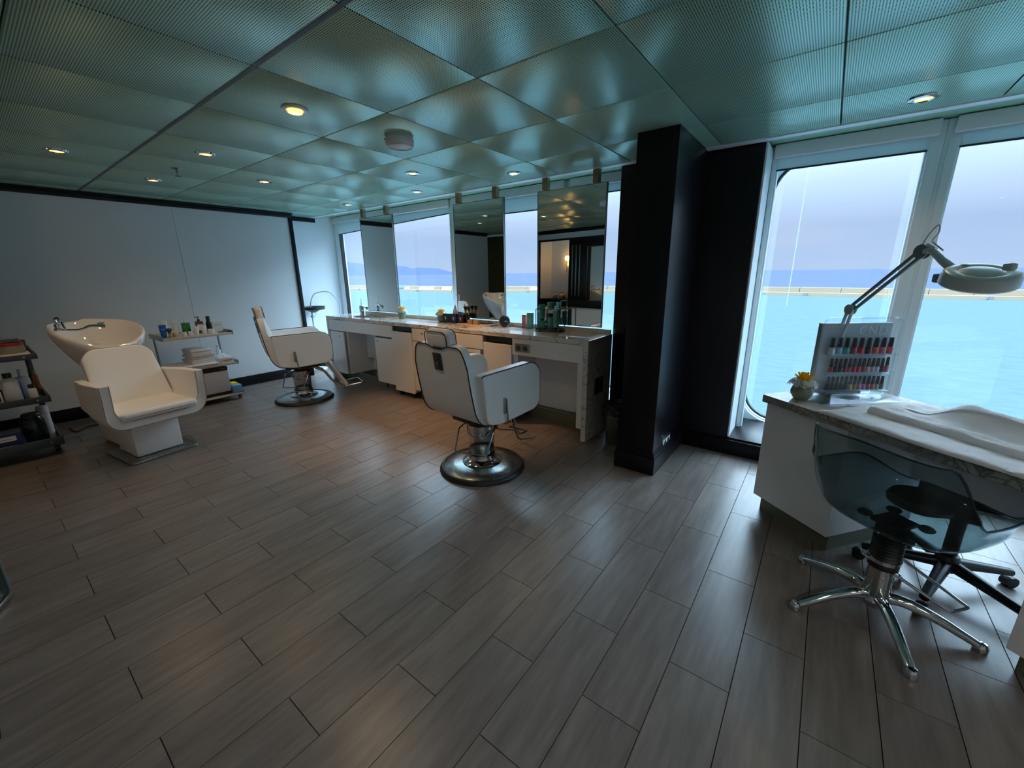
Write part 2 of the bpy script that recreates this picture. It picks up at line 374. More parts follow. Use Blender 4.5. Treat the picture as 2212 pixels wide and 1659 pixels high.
def thing(name, label, cat, loc=(0, 0, 0), rz=0, group=None, kind=None):
    o = bpy.data.objects.new(name, None); COL.objects.link(o); o.location = loc; o.rotation_euler = (0, 0, rz); o.empty_display_size = .05
    return tag(o, label, cat, group, kind)
def tag(o, label=None, cat=None, group=None, kind=None):
    if label: o['label'] = label
    if cat: o['category'] = cat
    if group: o['group'] = group
    if kind: o['kind'] = kind
    return o
def struct(name, label, cat='wall', loc=(0, 0, 0)): return thing(name, label, cat, loc, 0, None, 'structure')
def inst(src, name, parent, loc=(0, 0, 0), rz=0):
    o = src.copy(); o.name = name; COL.objects.link(o); o.parent = parent; o.location = loc; o.rotation_euler.z = rz; return o
def copy_tree(root, loc, rz, label, group=None):
    r = root.copy(); COL.objects.link(r); r.location = loc; r.rotation_euler = (0, 0, rz); r['label'] = label
    if group: r['group'] = group
    for ch in list(root.children):
        c = ch.copy(); COL.objects.link(c); c.parent = r
        for g in ch.children:
            d = g.copy(); COL.objects.link(d); d.parent = c
    return r
_fontc = {}
def text_mesh(body, size, ext, m, parent, name, mat4, bold=0.0):
    cu = bpy.data.curves.new(name, 'FONT'); cu.body = body; cu.size = size; cu.extrude = ext; cu.align_x = 'CENTER'; cu.align_y = 'CENTER'; cu.offset = bold; cu.resolution_u = 3
    o = bpy.data.objects.new(name, cu); COL.objects.link(o); bpy.context.view_layer.update()
    me = bpy.data.meshes.new_from_object(o.evaluated_get(bpy.context.evaluated_depsgraph_get()))
    bpy.data.objects.remove(o); me.materials.clear(); me.materials.append(M[m] if isinstance(m, str) else m)
    me.transform(mat4)
    q = bpy.data.objects.new(name, me); COL.objects.link(q)
    if parent: q.parent = parent
    return q

ZC = 2.20
# ============================================================ SETTING
# ---- floor
fl = struct('floor', 'grey brown wood-look plank tile floor laid in brick bond', 'floor')
B().bx(-6.3, 3.6, -3.2, 3.8, -.06, -.0045).go('grout_bed', 'grout', fl, smooth=False)
TW, TL_, TX, TPH = .19973, .6032, -.4648, .1385
def vis(x, y, z=0):
    v = Vector((x, y, z))-CP; d = v.dot(CF)
    if d < .15: return None
    return 1106+FPX*v.dot(CR)/d, 829.5-FPX*v.dot(CU)/d
tb = B(); tb.bx(-TW/2+.0016, TW/2-.0016, -TL_/2+.0016, TL_/2-.0016, -.012, 0)
tile0 = tb.go('tile', 'tile', fl, smooth=False)
cells = []
for i in range(-30, 21):
    for k in range(-12, 15):
        yj = (k+(0.5 if i % 2 == 0 else 0)+TPH)*TL_
        cx, cy = TX+(i+.5)*TW, yj+TL_/2
        if cx > 3.5 or cx < -6.25 or cy < -3.1 or cy > 4.0: continue
        q = [vis(cx+a*TW*.5, cy+b_*TL_*.5) for a in (-1, 0, 1) for b_ in (-1, 0, 1)]
        inview = any(p and -20 < p[0] < 2232 and 560 < p[1] < 1680 for p in q)
        cells.append((inview, math.hypot(cx, cy), cx, cy))
cells.sort(key=lambda c: (not c[0], c[1]))
used0 = False; restb = B(); nt_ = 0
def hidden_y(cx, cy): return cy+TL_/2 > 3.78
for inv, d_, cx, cy in cells:
    if inv and nt_ < 296 and cy < 3.45:
        if not used0: tile0.location = (cx, cy, 0); used0 = True
        else: inst(tile0, 'tile', fl, (cx, cy, 0))
        nt_ += 1
    else:
        y0_, y1_ = cy-TL_/2, min(cy+TL_/2, 3.74)
        if y1_-y0_ > .03: restb.bx(cx-TW/2+.0015, cx+TW/2-.0015, y0_+.0015, y1_-.0015, -.012, 0)
ro = restb.go('far_tiles', 'tile', fl, smooth=False); ro['kind'] = 'stuff'

# ---- ceiling
ce = struct('ceiling', 'satin perforated square metal panel ceiling with thin joints', 'ceiling')
B().bx(-6.5, 3.6, -3.3, 4.1, ZC+.05, ZC+.12).go('slab', 'white', ce, smooth=False)
PX, PY, CX0, CY0 = .6275, .633, -.083, .912
pb = B(); pb.bx(-PX/2+.002, PX/2-.002, -PY/2+.003, PY/2-.003, 0, .018, .003, seg=2)
pan0 = pb.go('panel', 'ceil', ce); first = True
for i in range(-9, 6):
    for j in range(-6, 3):
        cx, cy = CX0+(i+.5)*PX, CY0+(j+.5)*PY
        if cx < -6.0: continue
        if first: pan0.location = (cx, cy, ZC); first = False
        else: inst(pan0, 'panel', ce, (cx, cy, ZC))
# last narrow row by the windows and narrow column at the left wall
yl = CY0+3*PY
nb = B(); nb.bx(-PX/2+.0035, PX/2-.0035, -.5*(3.30-yl)+.004, .5*(3.30-yl)-.002, 0, .018, .003)
np0 = nb.go('panel', 'ceil', ce, loc=(CX0+.5*PX, (yl+3.30)/2, ZC))
for i in range(-9, 6):
    if i != 0: inst(np0, 'panel', ce, (CX0+(i+.5)*PX, (yl+3.30)/2, ZC))
xl = CX0-9*PX
wb = B(); wb.bx(-.5*(xl+6.22)+0, .5*(xl+6.22)-.0035, -PY/2+.004, PY/2-.004, 0, .018, .003)
wp0 = wb.go('panel', 'ceil', ce, loc=((xl-6.22)/2, CY0+.5*PY, ZC))
for j in range(-3, 4):
    if j != 0: inst(wp0, 'panel', ce, ((xl-6.22)/2, CY0+(j+.5)*PY, ZC))
B().bx(-6.2, 3.4, CY0-.009, CY0+.009, ZC-.0015, ZC+.002).go('joint_strip', 'cart', ce, smooth=False)
# perimeter trim and recess above the windows
B().bx(-6.2, 3.5, 3.302, 3.37, ZC-.006, ZC+.05, .004).go('edge_strip', 'frame', ce)
B().bx(-6.2, 3.5, 3.37, 3.72, ZC+.035, ZC+.05).go('recess_plate', 'ceilp', ce)

# ---- left wall with panels, crown, post, baseboard
wl = struct('wall_left', 'pale painted left wall in wide panels with a hairline seam')
ys = atx(385, 520, -5.93).y
for a, b_ in ((-.42, ys-.0012), (ys+.0012, 2.90)):
    B().bx(-5.93-.06, -5.93, a, b_, 0, ZC, .0015, seg=1).go('panel', 'wall', wl)
B().bx(-5.995, -5.94, -.42, 2.9, 0, ZC+.04).go('backing', 'dark', wl, smooth=False)
B().bx(-6.2, -5.995, 2.88, 2.90, 0, ZC).go('return', 'wall', wl, smooth=False)
wr = struct('wall_recess', 'white recessed wall between black corner post and window')
B().bx(-6.28, -6.2, 2.88, 3.76, 0, ZC+.04).go('panel', 'wall', wr, smooth=False)
t1 = struct('trim_1', 'black crown moulding along the top of left wall', 'trim')
B().bx(-5.93, -5.90, -.3, 2.93, ZC-.062, ZC-.002, .006).bx(-5.93, -5.885, -.3, 2.94, ZC-.02, ZC-.002, .004).go('crown', 'dwood', t1)
t2 = struct('trim_2', 'black vertical corner post at the end of left wall', 'trim')
B().bx(-5.955, -5.905, 2.89, 2.935, 0, ZC-.06, .004).go('corner_post', 'dwood', t2)
t3 = struct('trim_3', 'short black rail high on the recessed white wall', 'trim')
B().bx(-6.2, -6.17, 2.94, 3.40, ZC-.06, ZC-.005, .004).go('rail', 'dwood', t3)
bl = struct('baseboard_left', 'black baseboard along the left wall', 'baseboard')
B().bx(-5.93, -5.91, -.3, 2.9, 0, .125, .004).go('board', 'dwood', bl)
br_ = struct('baseboard_recess', 'black baseboard under the recessed white wall', 'baseboard')
B().bx(-6.2, -6.185, 2.94, 3.7, 0, .125, .004).go('board', 'dwood', br_)

# ---- black pillar and panel
wp = struct('wall_pillar', 'black stained wood pillar projecting between the two window groups', 'pillar')
B().bx(-1.06, -.81, 2.69, 3.70, 0, ZC+.04, .003).go('column', 'dwood', wp)
B().bx(-1.45, -.465, 3.385, 3.70, 0, ZC+.04, .003).go('side_panel', 'dwood', wp)
bp = struct('baseboard_pillar', 'black moulded baseboard round the pillar foot', 'baseboard')
def skirt(b_, x0, x1, y0, y1):
    b_.bx(x0-.022, x1+.022, y0-.022, y1, 0, .125, .003).bx(x0-.016, x1+.016, y0-.016, y1, .125, .15, .006).bx(x0-.008, x1+.008, y0-.008, y1, .15, .166, .004)
sb_ = B(); skirt(sb_, -1.06, -.81, 2.69, 3.39); sb_.go('board', 'dwood', bp)
B().bx(-.80, 3.4, 3.363, 3.386, 0, .118, .003).go('sill_board', 'dwood', bp)

# ---- windows: inner frames, reveals, outer hull with rounded openings
YI, YO = 3.70, 3.95
def window(n_, x0, x1, z0, z1, label, blind_z, fx0, fx1, slant=0.0, hullr=.22, cassette=True):
    t_ = struct('window_%d' % n_, label, 'window')
    f_ = B(); f_.bx(fx0, x0, YI, YI+.06, z0-.07, ZC+.03, .005).bx(x1, fx1, YI, YI+.06, z0-.07, ZC+.03, .005)
    f_.bx(x0, x1, YI, YI+.06, z1, ZC+.03, .004)
    f_.bx(fx0+.022, x0-.012, YI-.014, YI, z0-.05, 2.12, .003).bx(x1+.012, fx1-.022, YI-.014, YI, z0-.05, 2.12, .003)
    f_.go('frame', 'frame', t_)
    B().bx(x0-(.66 if n_ == 1 else .02), x1+.02, YO+.034, YO+.040, z0-.05, ZC+.02).go('pane', 'glass', t_, smooth=False)
    # reveal between frame and hull
    B().bx(fx0, x0-.03, YI+.06, YI+.09 if n_ == 1 else YO, z0-.1, ZC+.03).bx(x1+.03, fx1, YI+.06, YO, z0-.1, ZC+.03).bx(x0-.03, x1+.03, YI+.06, YO, ZC+.0, ZC+.03).go('reveal', 'frame', t_, smooth=False)
    # roller blind
    if cassette:
        B().bx(fx0+.03, fx1-.03, YI-.05, YI-.002, 2.145, ZC+.03, .008).go('blind_cassette', 'white', t_)
    q = B(); zb0, zb1 = blind_z, blind_z+slant
    q.prism([(x0-.01, zb0), (x1+.01, zb1), (x1+.01, 2.15), (x0-.01, 2.15)], lambda a, c, d: (a, d, c), YI-.014, YI-.010)
    q.go('blind', 'blind', t_, smooth=False)
    B().cyl((x0-.008, YI-.012, zb0), (x1+.008, YI-.012, zb1), .006, n=10).go('blind_bar', 'rubber', t_)
    return t_
window(1, -6.06, -3.705, .22, 2.13, 'wide left window with hills and sea behind first mirror', 1.985-.035*0, -6.2, -3.655, slant=.09)
window(2, -3.60, -2.16, .22, 2.13, 'window between second and third hanging mirrors', 2.0, -3.655, -2.10)
window(3, -2.06, -1.50, .22, 2.13, 'narrow window strip between third mirror and pillar', 2.078, -2.10, -1.45)
window(4, -.41, .344, .17, 2.13, 'tall window just right of the black pillar', 2.07, -.47, .42)
window(5, .495, 1.25, .17, 2.13, 'tall window behind the magnifying lamp', 2.07, .42, 1.325)
window(6, 1.40, 2.15, .17, 2.13, 'tall window beyond the right edge of the manicure desk', 2.07, 1.325, 2.23)
window(7, 2.31, 3.06, .17, 2.13, 'last tall window at the right end', 2.07, 2.23, 3.14)
def hull_opening(parent, X0, X1, Z0, Z1, ox0, ox1, oz0, oz1, hr):
    h_ = B(); inner = rrect(ox0, ox1, oz0, oz1, hr, 8); ol = []
    cx, cz = (ox0+ox1)/2, (oz0+oz1)/2
    for (a, c) in inner:   # outer partner of each rim point
        ol.append((X0 if a < ox0+hr*.35 else X1 if a > ox1-hr*.35 else a, Z0 if c < oz0+hr*.35 else Z1 if c > oz1-hr*.35 else c))
    k = len(inner)
    A = [h_.b.verts.new((a, YO, c)) for a, c in inner]; Bq = [h_.b.verts.new((a, YO, c)) for a, c in ol]
    C_ = [h_.b.verts.new((a, YO+.06, c)) for a, c in inner]
    for i in range(k):
        j = (i+1) % k
        h_.b.faces.new((A[i], A[j], Bq[j], Bq[i])); h_.b.faces.new((A[i], C_[i], C_[j], A[j]))
    # square up the four outer corners
    h_.go('hull_plate', 'frame', parent, sharp=50, fix=False)
    B().tube([(a, YO-.006, c) for a, c in rrect(ox0-.02, ox1+.02, oz0-.02, oz1+.02, hr+.02, 8)], .010, 6, closed=True).go('flange', 'frame', parent)
    B().tube([(a, YO+.045, c) for a, c in rrect(ox0+.008, ox1-.008, oz0+.008, oz1-.008, hr-.008, 8)], .013, 6, closed=True).go('gasket', 'rubber', parent)
ws = struct('wall_windows', 'window wall with low white parapet and black stained sill')
tag(B().cyl(aty(1699, 660, 4.2), (aty(1745, 378, 4.2).x, 4.2, 2.62), .003, n=8).go('reflection_rod', 'paper', None), 'thin white rod standing in for a reflected line in the window right of the pillar', 'reflection_rod')  # added white rod, stands in for a reflected line in the glass
B().bx(-6.2, -1.45, YI, YO, -.1, .15).bx(3.14, 3.5, YI, YO+.05, -.1, ZC+.1).bx(-1.45, -.45, 3.74, YO+.05, -.1, ZC+.1).go('parapet', 'wall', ws, smooth=False)
B().bx(-.465, 3.4, 3.385, YO, -.02, .133, .004).go('sill', 'dwood', ws)
B().bx(-.462, -.455+.004, 3.40, YO, .133, ZC).go('jamb', 'frame', ws, smooth=False)
B().cyl((aty(1745, 378, 4.2).x, 3.96, 2.62), (aty(1745, 378, 4.2).x, 4.22, 2.62), .012, n=10).go('reflection_rod_bracket', 'steel', ws)  # added arm that only holds up the stand-in rod
hull_opening(ws, -7.0, -1.2, -.3, ZC+.3, -6.72, -1.40, .20, ZC+.02, .12)
B().bx(-6.92, -6.85, 3.0, YO+.05, -1, 3).bx(-6.9, -6.28, 3.70, 3.76, -1, 3).go('hull_return', 'white', ws, smooth=False)
B().bx(-6.070, -6.056, YI-.004, YI+.05, .2, 2.12).go('seal_strip', 'rubber', ws, smooth=False)
hull_opening(ws, -.7, 3.4, -.3, ZC+.3, -.462, 3.16, .145, ZC-.01, .24)
# outer hull band above windows so daylight only comes in through the glass
B().bx(-6.6, 3.7, YO+.0, YO+.05, ZC+.1, 3.0).bx(3.13, 3.8, YO, YO+.05, -1, 3).bx(-6.6, 3.8, YO+.06, YO+.10, -3, -.12).go('hull_band', 'white', ws, smooth=False)
# roof, other walls
wbk = struct('wall_back', 'pale wall opposite the windows, behind the viewer')
B().bx(-3.2, 3.5, -3.2, -3.1, 0, ZC+.1).go('panel', 'wall', wbk, smooth=False)
wrt = struct('wall_right', 'pale wall closing the room on the right')
B().bx(3.4, 3.5, -3.2, 3.9, 0, ZC+.1).go('panel', 'wall', wrt, smooth=False)
# slanted wall opposite the mirrors (seen in the mirrors)
A0 = Vector((-5.05, -.86)); A1 = Vector((-3.05, -.48)); ang = math.atan2(A1.y-A0.y, A1.x-A0.x)
wo = struct('wall_opposite', 'pale slanted wall with dark framed niche, opposite the mirrors', 'wall', (A0.x, A0.y, 0)); wo.rotation_euler.z = ang
LW = (A1-A0).length
B().bx(0, LW, -.08, 0, 0, .72).bx(0, LW, -.08, 0, 2.02, ZC+.04).bx(0, .12, -.08, 0, .72, 2.02).go('panel', 'wall', wo, smooth=False)
B().bx(.12, LW, -.36, -.34, .7, 2.04).bx(.12, .14, -.36, 0, .7, 2.04).go('niche_lining', 'wall', wo, smooth=False)
B().bx(.10, .13, -.02, .025, .85, 2.04, .003).bx(.10, LW, -.02, .025, 2.0, 2.035, .003).bx(.08, LW, -.34, .035, .72, .86, .004).bx(.92, 1.28, -.10, .02, .86, 2.0, .004).bx(1.28, LW, -.10, .02, 1.86, 2.0, .004).go('dark_frame', 'dwood', wo)
B().bx(0, LW, 0, .03, ZC-.062, ZC-.002, .005).go('crown', 'dwood', wo)
B().bx(0, LW, 0, .02, 0, .125, .005).go('board', 'dwood', wo)
B().bx(1.29, LW, -.12, -.10, .86, 1.86).go('wall_mirror', 'mirror', wo, smooth=False)
for k in range(3):
    B().bx(1.0+k*.09, 1.03+k*.09, .02, .032, .95, 1.9, .003).go('slat', 'steel', wo)
B().bx(-3.05, -3.0, -3.2, -.48, 0, ZC+.04).go('wall_side', 'wall', None, smooth=False)
tag(bpy.data.objects['wall_side'], 'pale side wall running back from the slanted wall', 'wall', kind='structure')
B().bx(-6.3, -4.9, -1.5, -1.4, 0, ZC+.04).bx(-6.3, -6.2, -1.5, -.2, 0, ZC+.04).bx(-6.2, -5.93, -.40, -.36, 0, ZC).bx(-5.1, -5.05, -1.5, -.86, 0, ZC+.04).go('wall_alcove', 'wall', None, smooth=False)
tag(bpy.data.objects['wall_alcove'], 'pale alcove wall behind the olive curtain', 'wall', kind='structure')
# roof over everything
rf = B().bx(-6.9, 4.0, -3.6, 4.02, 2.6, 2.7).go('roof', 'white', ce, smooth=False)

# ============================================================ OUTSIDE
SEA = -12.0
line = [(-1500, 300), (-357, 222), (-225, 224), (-120, 266), (-30, 274), (23, 268), (66, 266), (1200, 250)]
hw = B(); V = [hw.b.verts.new((x, y, SEA)) for x, y in line]; V2 = [hw.b.verts.new((x, 2, SEA)) for x, y in line]
for i in range(len(line)-1): hw.b.faces.new((V[i], V2[i], V2[i+1], V[i+1]))
o = hw.go('harbour_water', 'harbour', None, smooth=False); tag(o, 'calm turquoise harbour water below the windows', 'water', kind='structure')
sw = B(); V = [sw.b.verts.new((x, y+2, SEA-.02)) for x, y in line]; V2 = [sw.b.verts.new((x*30, 30000, SEA-.02)) for x, y in line]
for i in range(len(line)-1): sw.b.faces.new((V[i], V[i+1], V2[i+1], V2[i]))
o = sw.go('open_sea', 'sea', None, smooth=False); tag(o, 'deep blue open sea reaching the horizon', 'sea', kind='structure')
bw = thing('breakwater', 'long cream concrete breakwater crossing the water outside the windows', 'breakwater')
for i in range(1, len(line)-1 if False else len(line)-1):
    pass
segs = list(zip(line, line[1:])); random.seed(3)
def seg_box(b_, p, q, w_, z0, z1, off=0):
    d = Vector(q)-Vector(p); nrm = Vector((-d.y, d.x)).normalized()
    c = (Vector(p)+Vector(q))/2+nrm*off
    b_.box((c.x, c.y, (z0+z1)/2), (d.length, w_, z1-z0), rot=math.atan2(d.y, d.x))
lo_ = B(); up_ = B(); blk = B()
for p, q in segs:
    seg_box(lo_, p, q, 6, SEA-1, SEA+1.6, 2)
    L_ = (Vector(q)-Vector(p)).length; k_ = max(1, int(L_/14))
    if abs(p[0]) > 700 or abs(q[0]) > 700: k_ = max(1, int(L_/40))
    for j in range(k_):
        a = Vector(p).lerp(Vector(q), j/k_); c = Vector(p).lerp(Vector(q), (j+.985)/k_)
        seg_box(up_, a, c, 3, SEA+1.5, SEA+4.1+random.uniform(-.08, .08), 4)
lo_.go('quay_step', 'stone2', bw, smooth=False); up_.go('parapet_blocks', 'stone', bw, smooth=False)
for x in (-340, -300, -262, -170, -95, -60, -44, -28, -9, 33, 56, 90):
    for p, q in segs:
        if p[0] <= x < q[0]:
            y = p[1]+(q[1]-p[1])*(x-p[0])/(q[0]-p[0])
            B().cyl((x, y-2, SEA), (x, y-2, SEA+1.5), .9, .6, 8).go('fender', 'cart', bw)
for px, py, c_, w_, h_ in ((868, 624, 'blue', 7, 1.6), (880, 622, 'paper', 5, 1.2), (922, 622, 'paper', 16, 1.4), (965, 622, 'paper', 9, 2), (1113, 620, 'paper', 7, 1.6), (1150, 620, 'blue', 3, 1.6)):
    d = ray(px, py); kk = 225/d.y
    x = CP.x+d.x*kk
    for p, q in segs:
        if p[0] <= x < q[0]:
            y = p[1]+(q[1]-p[1])*(x-p[0])/(q[0]-p[0])
            o = B().box((x, y+1, SEA+1.5+h_/2+.1), (w_, 1.6, h_), .1).go('quay_hut', c_, bw)
hl = B()
prof = [(-66, .9), (-62, 1.5), (-58.4, 1.68), (-57.4, 1.50), (-56.2, 1.34), (-54, 1.22), (-51.9, 1.09), (-51, 1.02), (-50.2, .74), (-49.3, .87), (-48.2, .80), (-46.6, .68), (-45.8, .42), (-44.9, .22), (-43.5, .02)]
R_ = 9000
rows = [[], [], []]
random.seed(5)
for i in range(len(prof)-1):
    for j in range(6):
        t_ = j/6; az = math.radians(prof[i][0]*(1-t_)+prof[i+1][0]*t_); h_ = R_*math.tan(math.radians(prof[i][1]*(1-t_)+prof[i+1][1]*t_))+random.uniform(-4, 4)
        rows[0].append((R_*.93*math.sin(az), R_*.93*math.cos(az), SEA-5)); rows[1].append((R_*.97*math.sin(az), R_*.97*math.cos(az), h_*.55)); rows[2].append((R_*math.sin(az), R_*math.cos(az), h_))
rows.append([(x*1.08, y*1.08, SEA-5) for x, y, z in rows[2]])
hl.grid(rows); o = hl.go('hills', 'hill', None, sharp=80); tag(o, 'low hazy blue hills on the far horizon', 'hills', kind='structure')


# ============================================================ CEILING FIXTURES
def downlight(x, y, label, power, group=None, spot=(0, 0), size=.05, beam=1.15, blend=.8, tilt=None, drop=0.0, warm=(1, .70, .42)):
    t_ = thing('downlight', label, 'ceiling light', (x, y, ZC), 0, group)
    B().lathe([(.036, .004), (.036, -.006), (.042, -.010), (.060, -.007), (.0625, -.001), (.0625, .002)], n=32).go('trim_ring', 'chrome' if drop == 0 else 'lampw', t_)
    B().lathe([(0, -.004-drop), (.02, -.0055-drop), (.034, -.003-drop), (.035, .003)], n=24).go('lens', 'lens', t_)
    B().lathe([(0, -.0075-drop), (.011, -.0068-drop), (.0125, -.0045-drop)], n=16).go('bulb', 'bulb', t_)
    ld = bpy.data.lights.new('lamp_glow', 'SPOT'); ld.energy = power; ld.color = warm; ld.spot_size = beam*2; ld.spot_blend = blend; ld.shadow_soft_size = size
    lo2 = bpy.data.objects.new('lamp_glow', ld); COL.objects.link(lo2); lo2.parent = t_; lo2.location = (0, 0, -.02-drop)
    if tilt: lo2.rotation_euler = tilt
    return t_
LP = [((-4.171, .596), 'glowing downlight nearest the left edge of the picture, above the wash basin', 16), ((-4.777, 1.228), 'glowing downlight left of the sprinkler head', 8), ((-3.524, 1.226), 'glowing downlight just right of the sprinkler head', 10),
      ((-4.125, 1.852), 'faintly lit downlight between sprinkler and round detector', 8), ((-2.894, 2.491), 'glowing downlight beyond the round detector in mid ceiling', 26),
      ((-3.479, 3.032), 'glowing downlight near the window side above the middle of counter', 6), ((-4.708, 3.023), 'glowing downlight above the first hanging mirror, near the left corner', 6), ((-2.251, 3.032), 'glowing downlight above the third hanging mirror', 8)]
for (x, y), lab, p in LP:
    if p == 26: downlight(x, y, lab, 24, beam=.62, blend=.6, size=.03, warm=(1, .50, .18))
    else: downlight(x, y, lab, p*.33)
downlight(-2.275, 1.222, 'large protruding glowing downlight, nearest to the viewer in mid ceiling', 5, drop=.016)
downlight(.237, 3.07, 'glowing downlight above the manicure desk by the right windows', 3.0)
for x, y in ((.9, .6), (.3, -.7), (-1.0, -.9), (-2.3, -.6), (1.9, 2.4), (1.9, -1.2), (-.4, -2.2), (-1.9, -2.2), (2.6, .8)):
    pass
# unseen downlights added as fill light, behind the viewer and to the right
for k, (x, y) in enumerate(((.9, -.66), (2.2, -.66), (.3, -1.9), (1.6, -1.9), (2.8, .6), (1.5, .2))):
    downlight(x, y, 'added fill downlight outside the picture, %s of those behind and beside the viewer' % ('first', 'second', 'third', 'fourth', 'fifth', 'sixth', 'seventh', 'eighth', 'ninth', 'tenth', 'eleventh', 'twelfth')[k], 10, beam=1.35, blend=.6, size=.14, warm=(1, .96, .92), group='added fill downlights outside the picture')
# linear vent strip on the ceiling near the left wall
t_ = thing('air_vent', 'slim white linear ceiling vent near the left wall', 'vent', (-4.0, .10, ZC), .2)
v_ = B().bx(-.32, .32, -.035, .035, -.012, 0, .003)
v_.go('frame', 'white', t_); q = B()
for k in range(3): q.bx(-.30, .30, -.022+k*.018, -.016+k*.018, -.016, -.008)
q.go('louvre', 'cart', t_)
# smoke detector
p = at(863, 305, ZC-.02)
t_ = thing('smoke_detector', 'round white smoke detector on the ceiling', 'smoke detector', (p.x, p.y, ZC))
B().lathe([(0, -.052), (.072, -.052), (.082, -.047), (.086, -.038), (.086, -.012), (.080, -.008), (.080, 0)], n=48).go('housing', 'cream_plaster', t_)
B().lathe([(.070, -.0005), (.078, -.001), (.070, -.003)], c=(0, 0, -.052), n=40).go('vent_ring', 'cream_plaster', t_)
B().cyl((-.06, -.062, -.012), (-.063, -.066, -.012), .004, n=10).go('indicator', 'cart', t_)
# sprinkler
p = at(381, 364, ZC)
t_ = thing('sprinkler', 'small metal fire sprinkler head on the ceiling', 'sprinkler', (p.x, p.y, ZC))
B().lathe([(.036, .001), (.034, -.004), (.014, -.010), (.012, -.012), (0, -.012)], n=24).go('rosette', 'steel', t_)
B().cyl((0, 0, -.01), (0, 0, -.032), .008, n=12).tube([(.010, 0, -.02), (.018, 0, -.035), (.006, 0, -.055)], .0025, 6).tube([(-.010, 0, -.02), (-.018, 0, -.035), (-.006, 0, -.055)], .0025, 6).go('arms', 'steel', t_)
q = B().cyl((0, 0, -.055), (0, 0, -.058), .021, n=16)
q.go('deflector', 'darksteel', t_)

# ============================================================ STYLING COUNTER
CT, CY0_, CY1_ = .865, 2.926, 3.335
CXL, CXR = -5.355, -1.452
co = thing('marble_worktop', 'long white marble worktop with waterfall ends, under the hanging mirrors', 'counter', ((CXL+CXR)/2, 3.13, 0)); co.location = (0, 0, 0)
sk = at(808, 682, CT); sk.y = 3.13; SX0, SX1 = sk.x-.24, sk.x+.24
mb = B().bx(CXL, SX0, CY0_, CY1_+.05, .825, CT, .003).bx(SX1, CXR, CY0_, CY1_+.05, .825, CT, .003)
# ring with an oval hole for the undermount sink
k = 32; inn = []; ot = []
for i in range(k):
    a = 2*PI*i/k; c_, s_ = math.cos(a), math.sin(a); inn.append((sk.x+.185*c_, sk.y+.115*s_))
    q = min((.24/abs(c_)) if abs(c_) > 1e-6 else 9, ((CY1_+.05-sk.y) if s_ > 0 else (sk.y-CY0_))/abs(s_) if abs(s_) > 1e-6 else 9); ot.append((sk.x+c_*q, sk.y+s_*q))
for cx_, cy_ in ((SX0, CY0_), (SX1, CY0_), (SX0, CY1_+.05), (SX1, CY1_+.05)):
    j = min(range(k), key=lambda i: (ot[i][0]-cx_)**2+(ot[i][1]-cy_)**2); ot[j] = (cx_, cy_)
for z in (CT, .825):
    A = [mb.b.verts.new((x, y, z)) for x, y in inn]; C_ = [mb.b.verts.new((x, y, z)) for x, y in ot]
    if z == CT: A1_, C1_ = A, C_
    for i in range(k): mb.b.faces.new((A[i], A[(i+1) % k], C_[(i+1) % k], C_[i]))
for i in range(k):
    mb.b.faces.new((A1_[i], A1_[(i+1) % k], A[(i+1) % k], A[i])); mb.b.faces.new((C1_[i], C1_[(i+1) % k], C_[(i+1) % k], C_[i]))
mb.go('slab', 'marble', co, smooth=False)
B().bx(-5.05, CXR, CY1_-.002, CY1_+.022, CT-.001, .908, .002).go('upstand', 'marble', co, smooth=False)
B().bx(CXR-.045, CXR, CY0_, CY1_+.05, 0, .826, .003).go('waterfall_end', 'marble', co, smooth=False)
B().bx(CXL, CXL+.045, CY0_, CY1_+.05, 0, .826, .003).go('waterfall_end', 'marble', co, smooth=False)
p = aty(1290, 802, 2.926)
sw_ = B()
for k in range(2): sw_.box((CXR+.004, 3.10+k*.085, .455), (.008, .078, .14), .003)
sw_.go('outlet_plate', 'darksteel', co)
q = B()
for k in range(2): q.box((CXR+.010, 3.10+k*.085, .455), (.005, .032, .075), .002)
q.go('outlet_insert', 'rubber', co)
ob = thing('sink', 'oval undermount sink sunk in the left end of the marble worktop', 'sink', (sk.x, sk.y, .825))
B().lathe([(.19, 0), (.183, -.03), (.16, -.09), (.09, -.125), (.02, -.13), (0, -.13)], n=32, sy=.62).go('bowl', 'lam', ob)
B().lathe([(.02, -.124), (.022, -.127), (0, -.1265)], n=16).go('drain', 'chrome', ob)
# cabinets under the worktop (unit by unit)
def cab(name, label, cat, x0, x1, z0, z1, y0=CY0_+.006, y1=3.32): pass
ap = thing('front_panel', 'long white gloss panel under the left half of the marble worktop', 'panel', (0, 0, 0))
B().bx(-5.31, -3.945, CY0_+.004, CY0_+.022, .682, .822, .0015, seg=1).go('board', 'lam', ap, smooth=False)
ap2 = thing('front_panel', 'short white gloss panel with double socket, under the right end of the worktop', 'panel', (0, 0, 0))
B().bx(-2.212, -1.50, CY0_+.004, CY0_+.022, .675, .822, .0015, seg=1).go('board', 'lam', ap2, smooth=False)
B().bx(-2.212, -2.19, CY0_+.022, 3.33, .11, .82).bx(-2.20, -2.17, CY0_+.03, CY0_+.05, .11, .675).go('side_post', 'lam', ap2, smooth=False)
B().bx(-1.545, -1.498, CY0_+.006, CY0_+.024, .108, .676, .001, seg=1).go('leg_panel', 'lam', ap2, smooth=False)
B().bx(-2.19, -1.54, 3.28, 3.30, .11, .70).go('back_board', 'wall', ap2, smooth=False)
B().bx(-2.20, -1.50, 3.20, 3.22, 0, .112).go('toe_kick', 'kick', ap2, smooth=False)
sk2 = thing('socket', 'grey double wall socket on the white panel under the worktop', 'socket', (-2.10, CY0_+.004, .744))
B().bx(-.078, .078, -.009, 0, -.037, .037, .003).go('plate', 'steel', sk2)
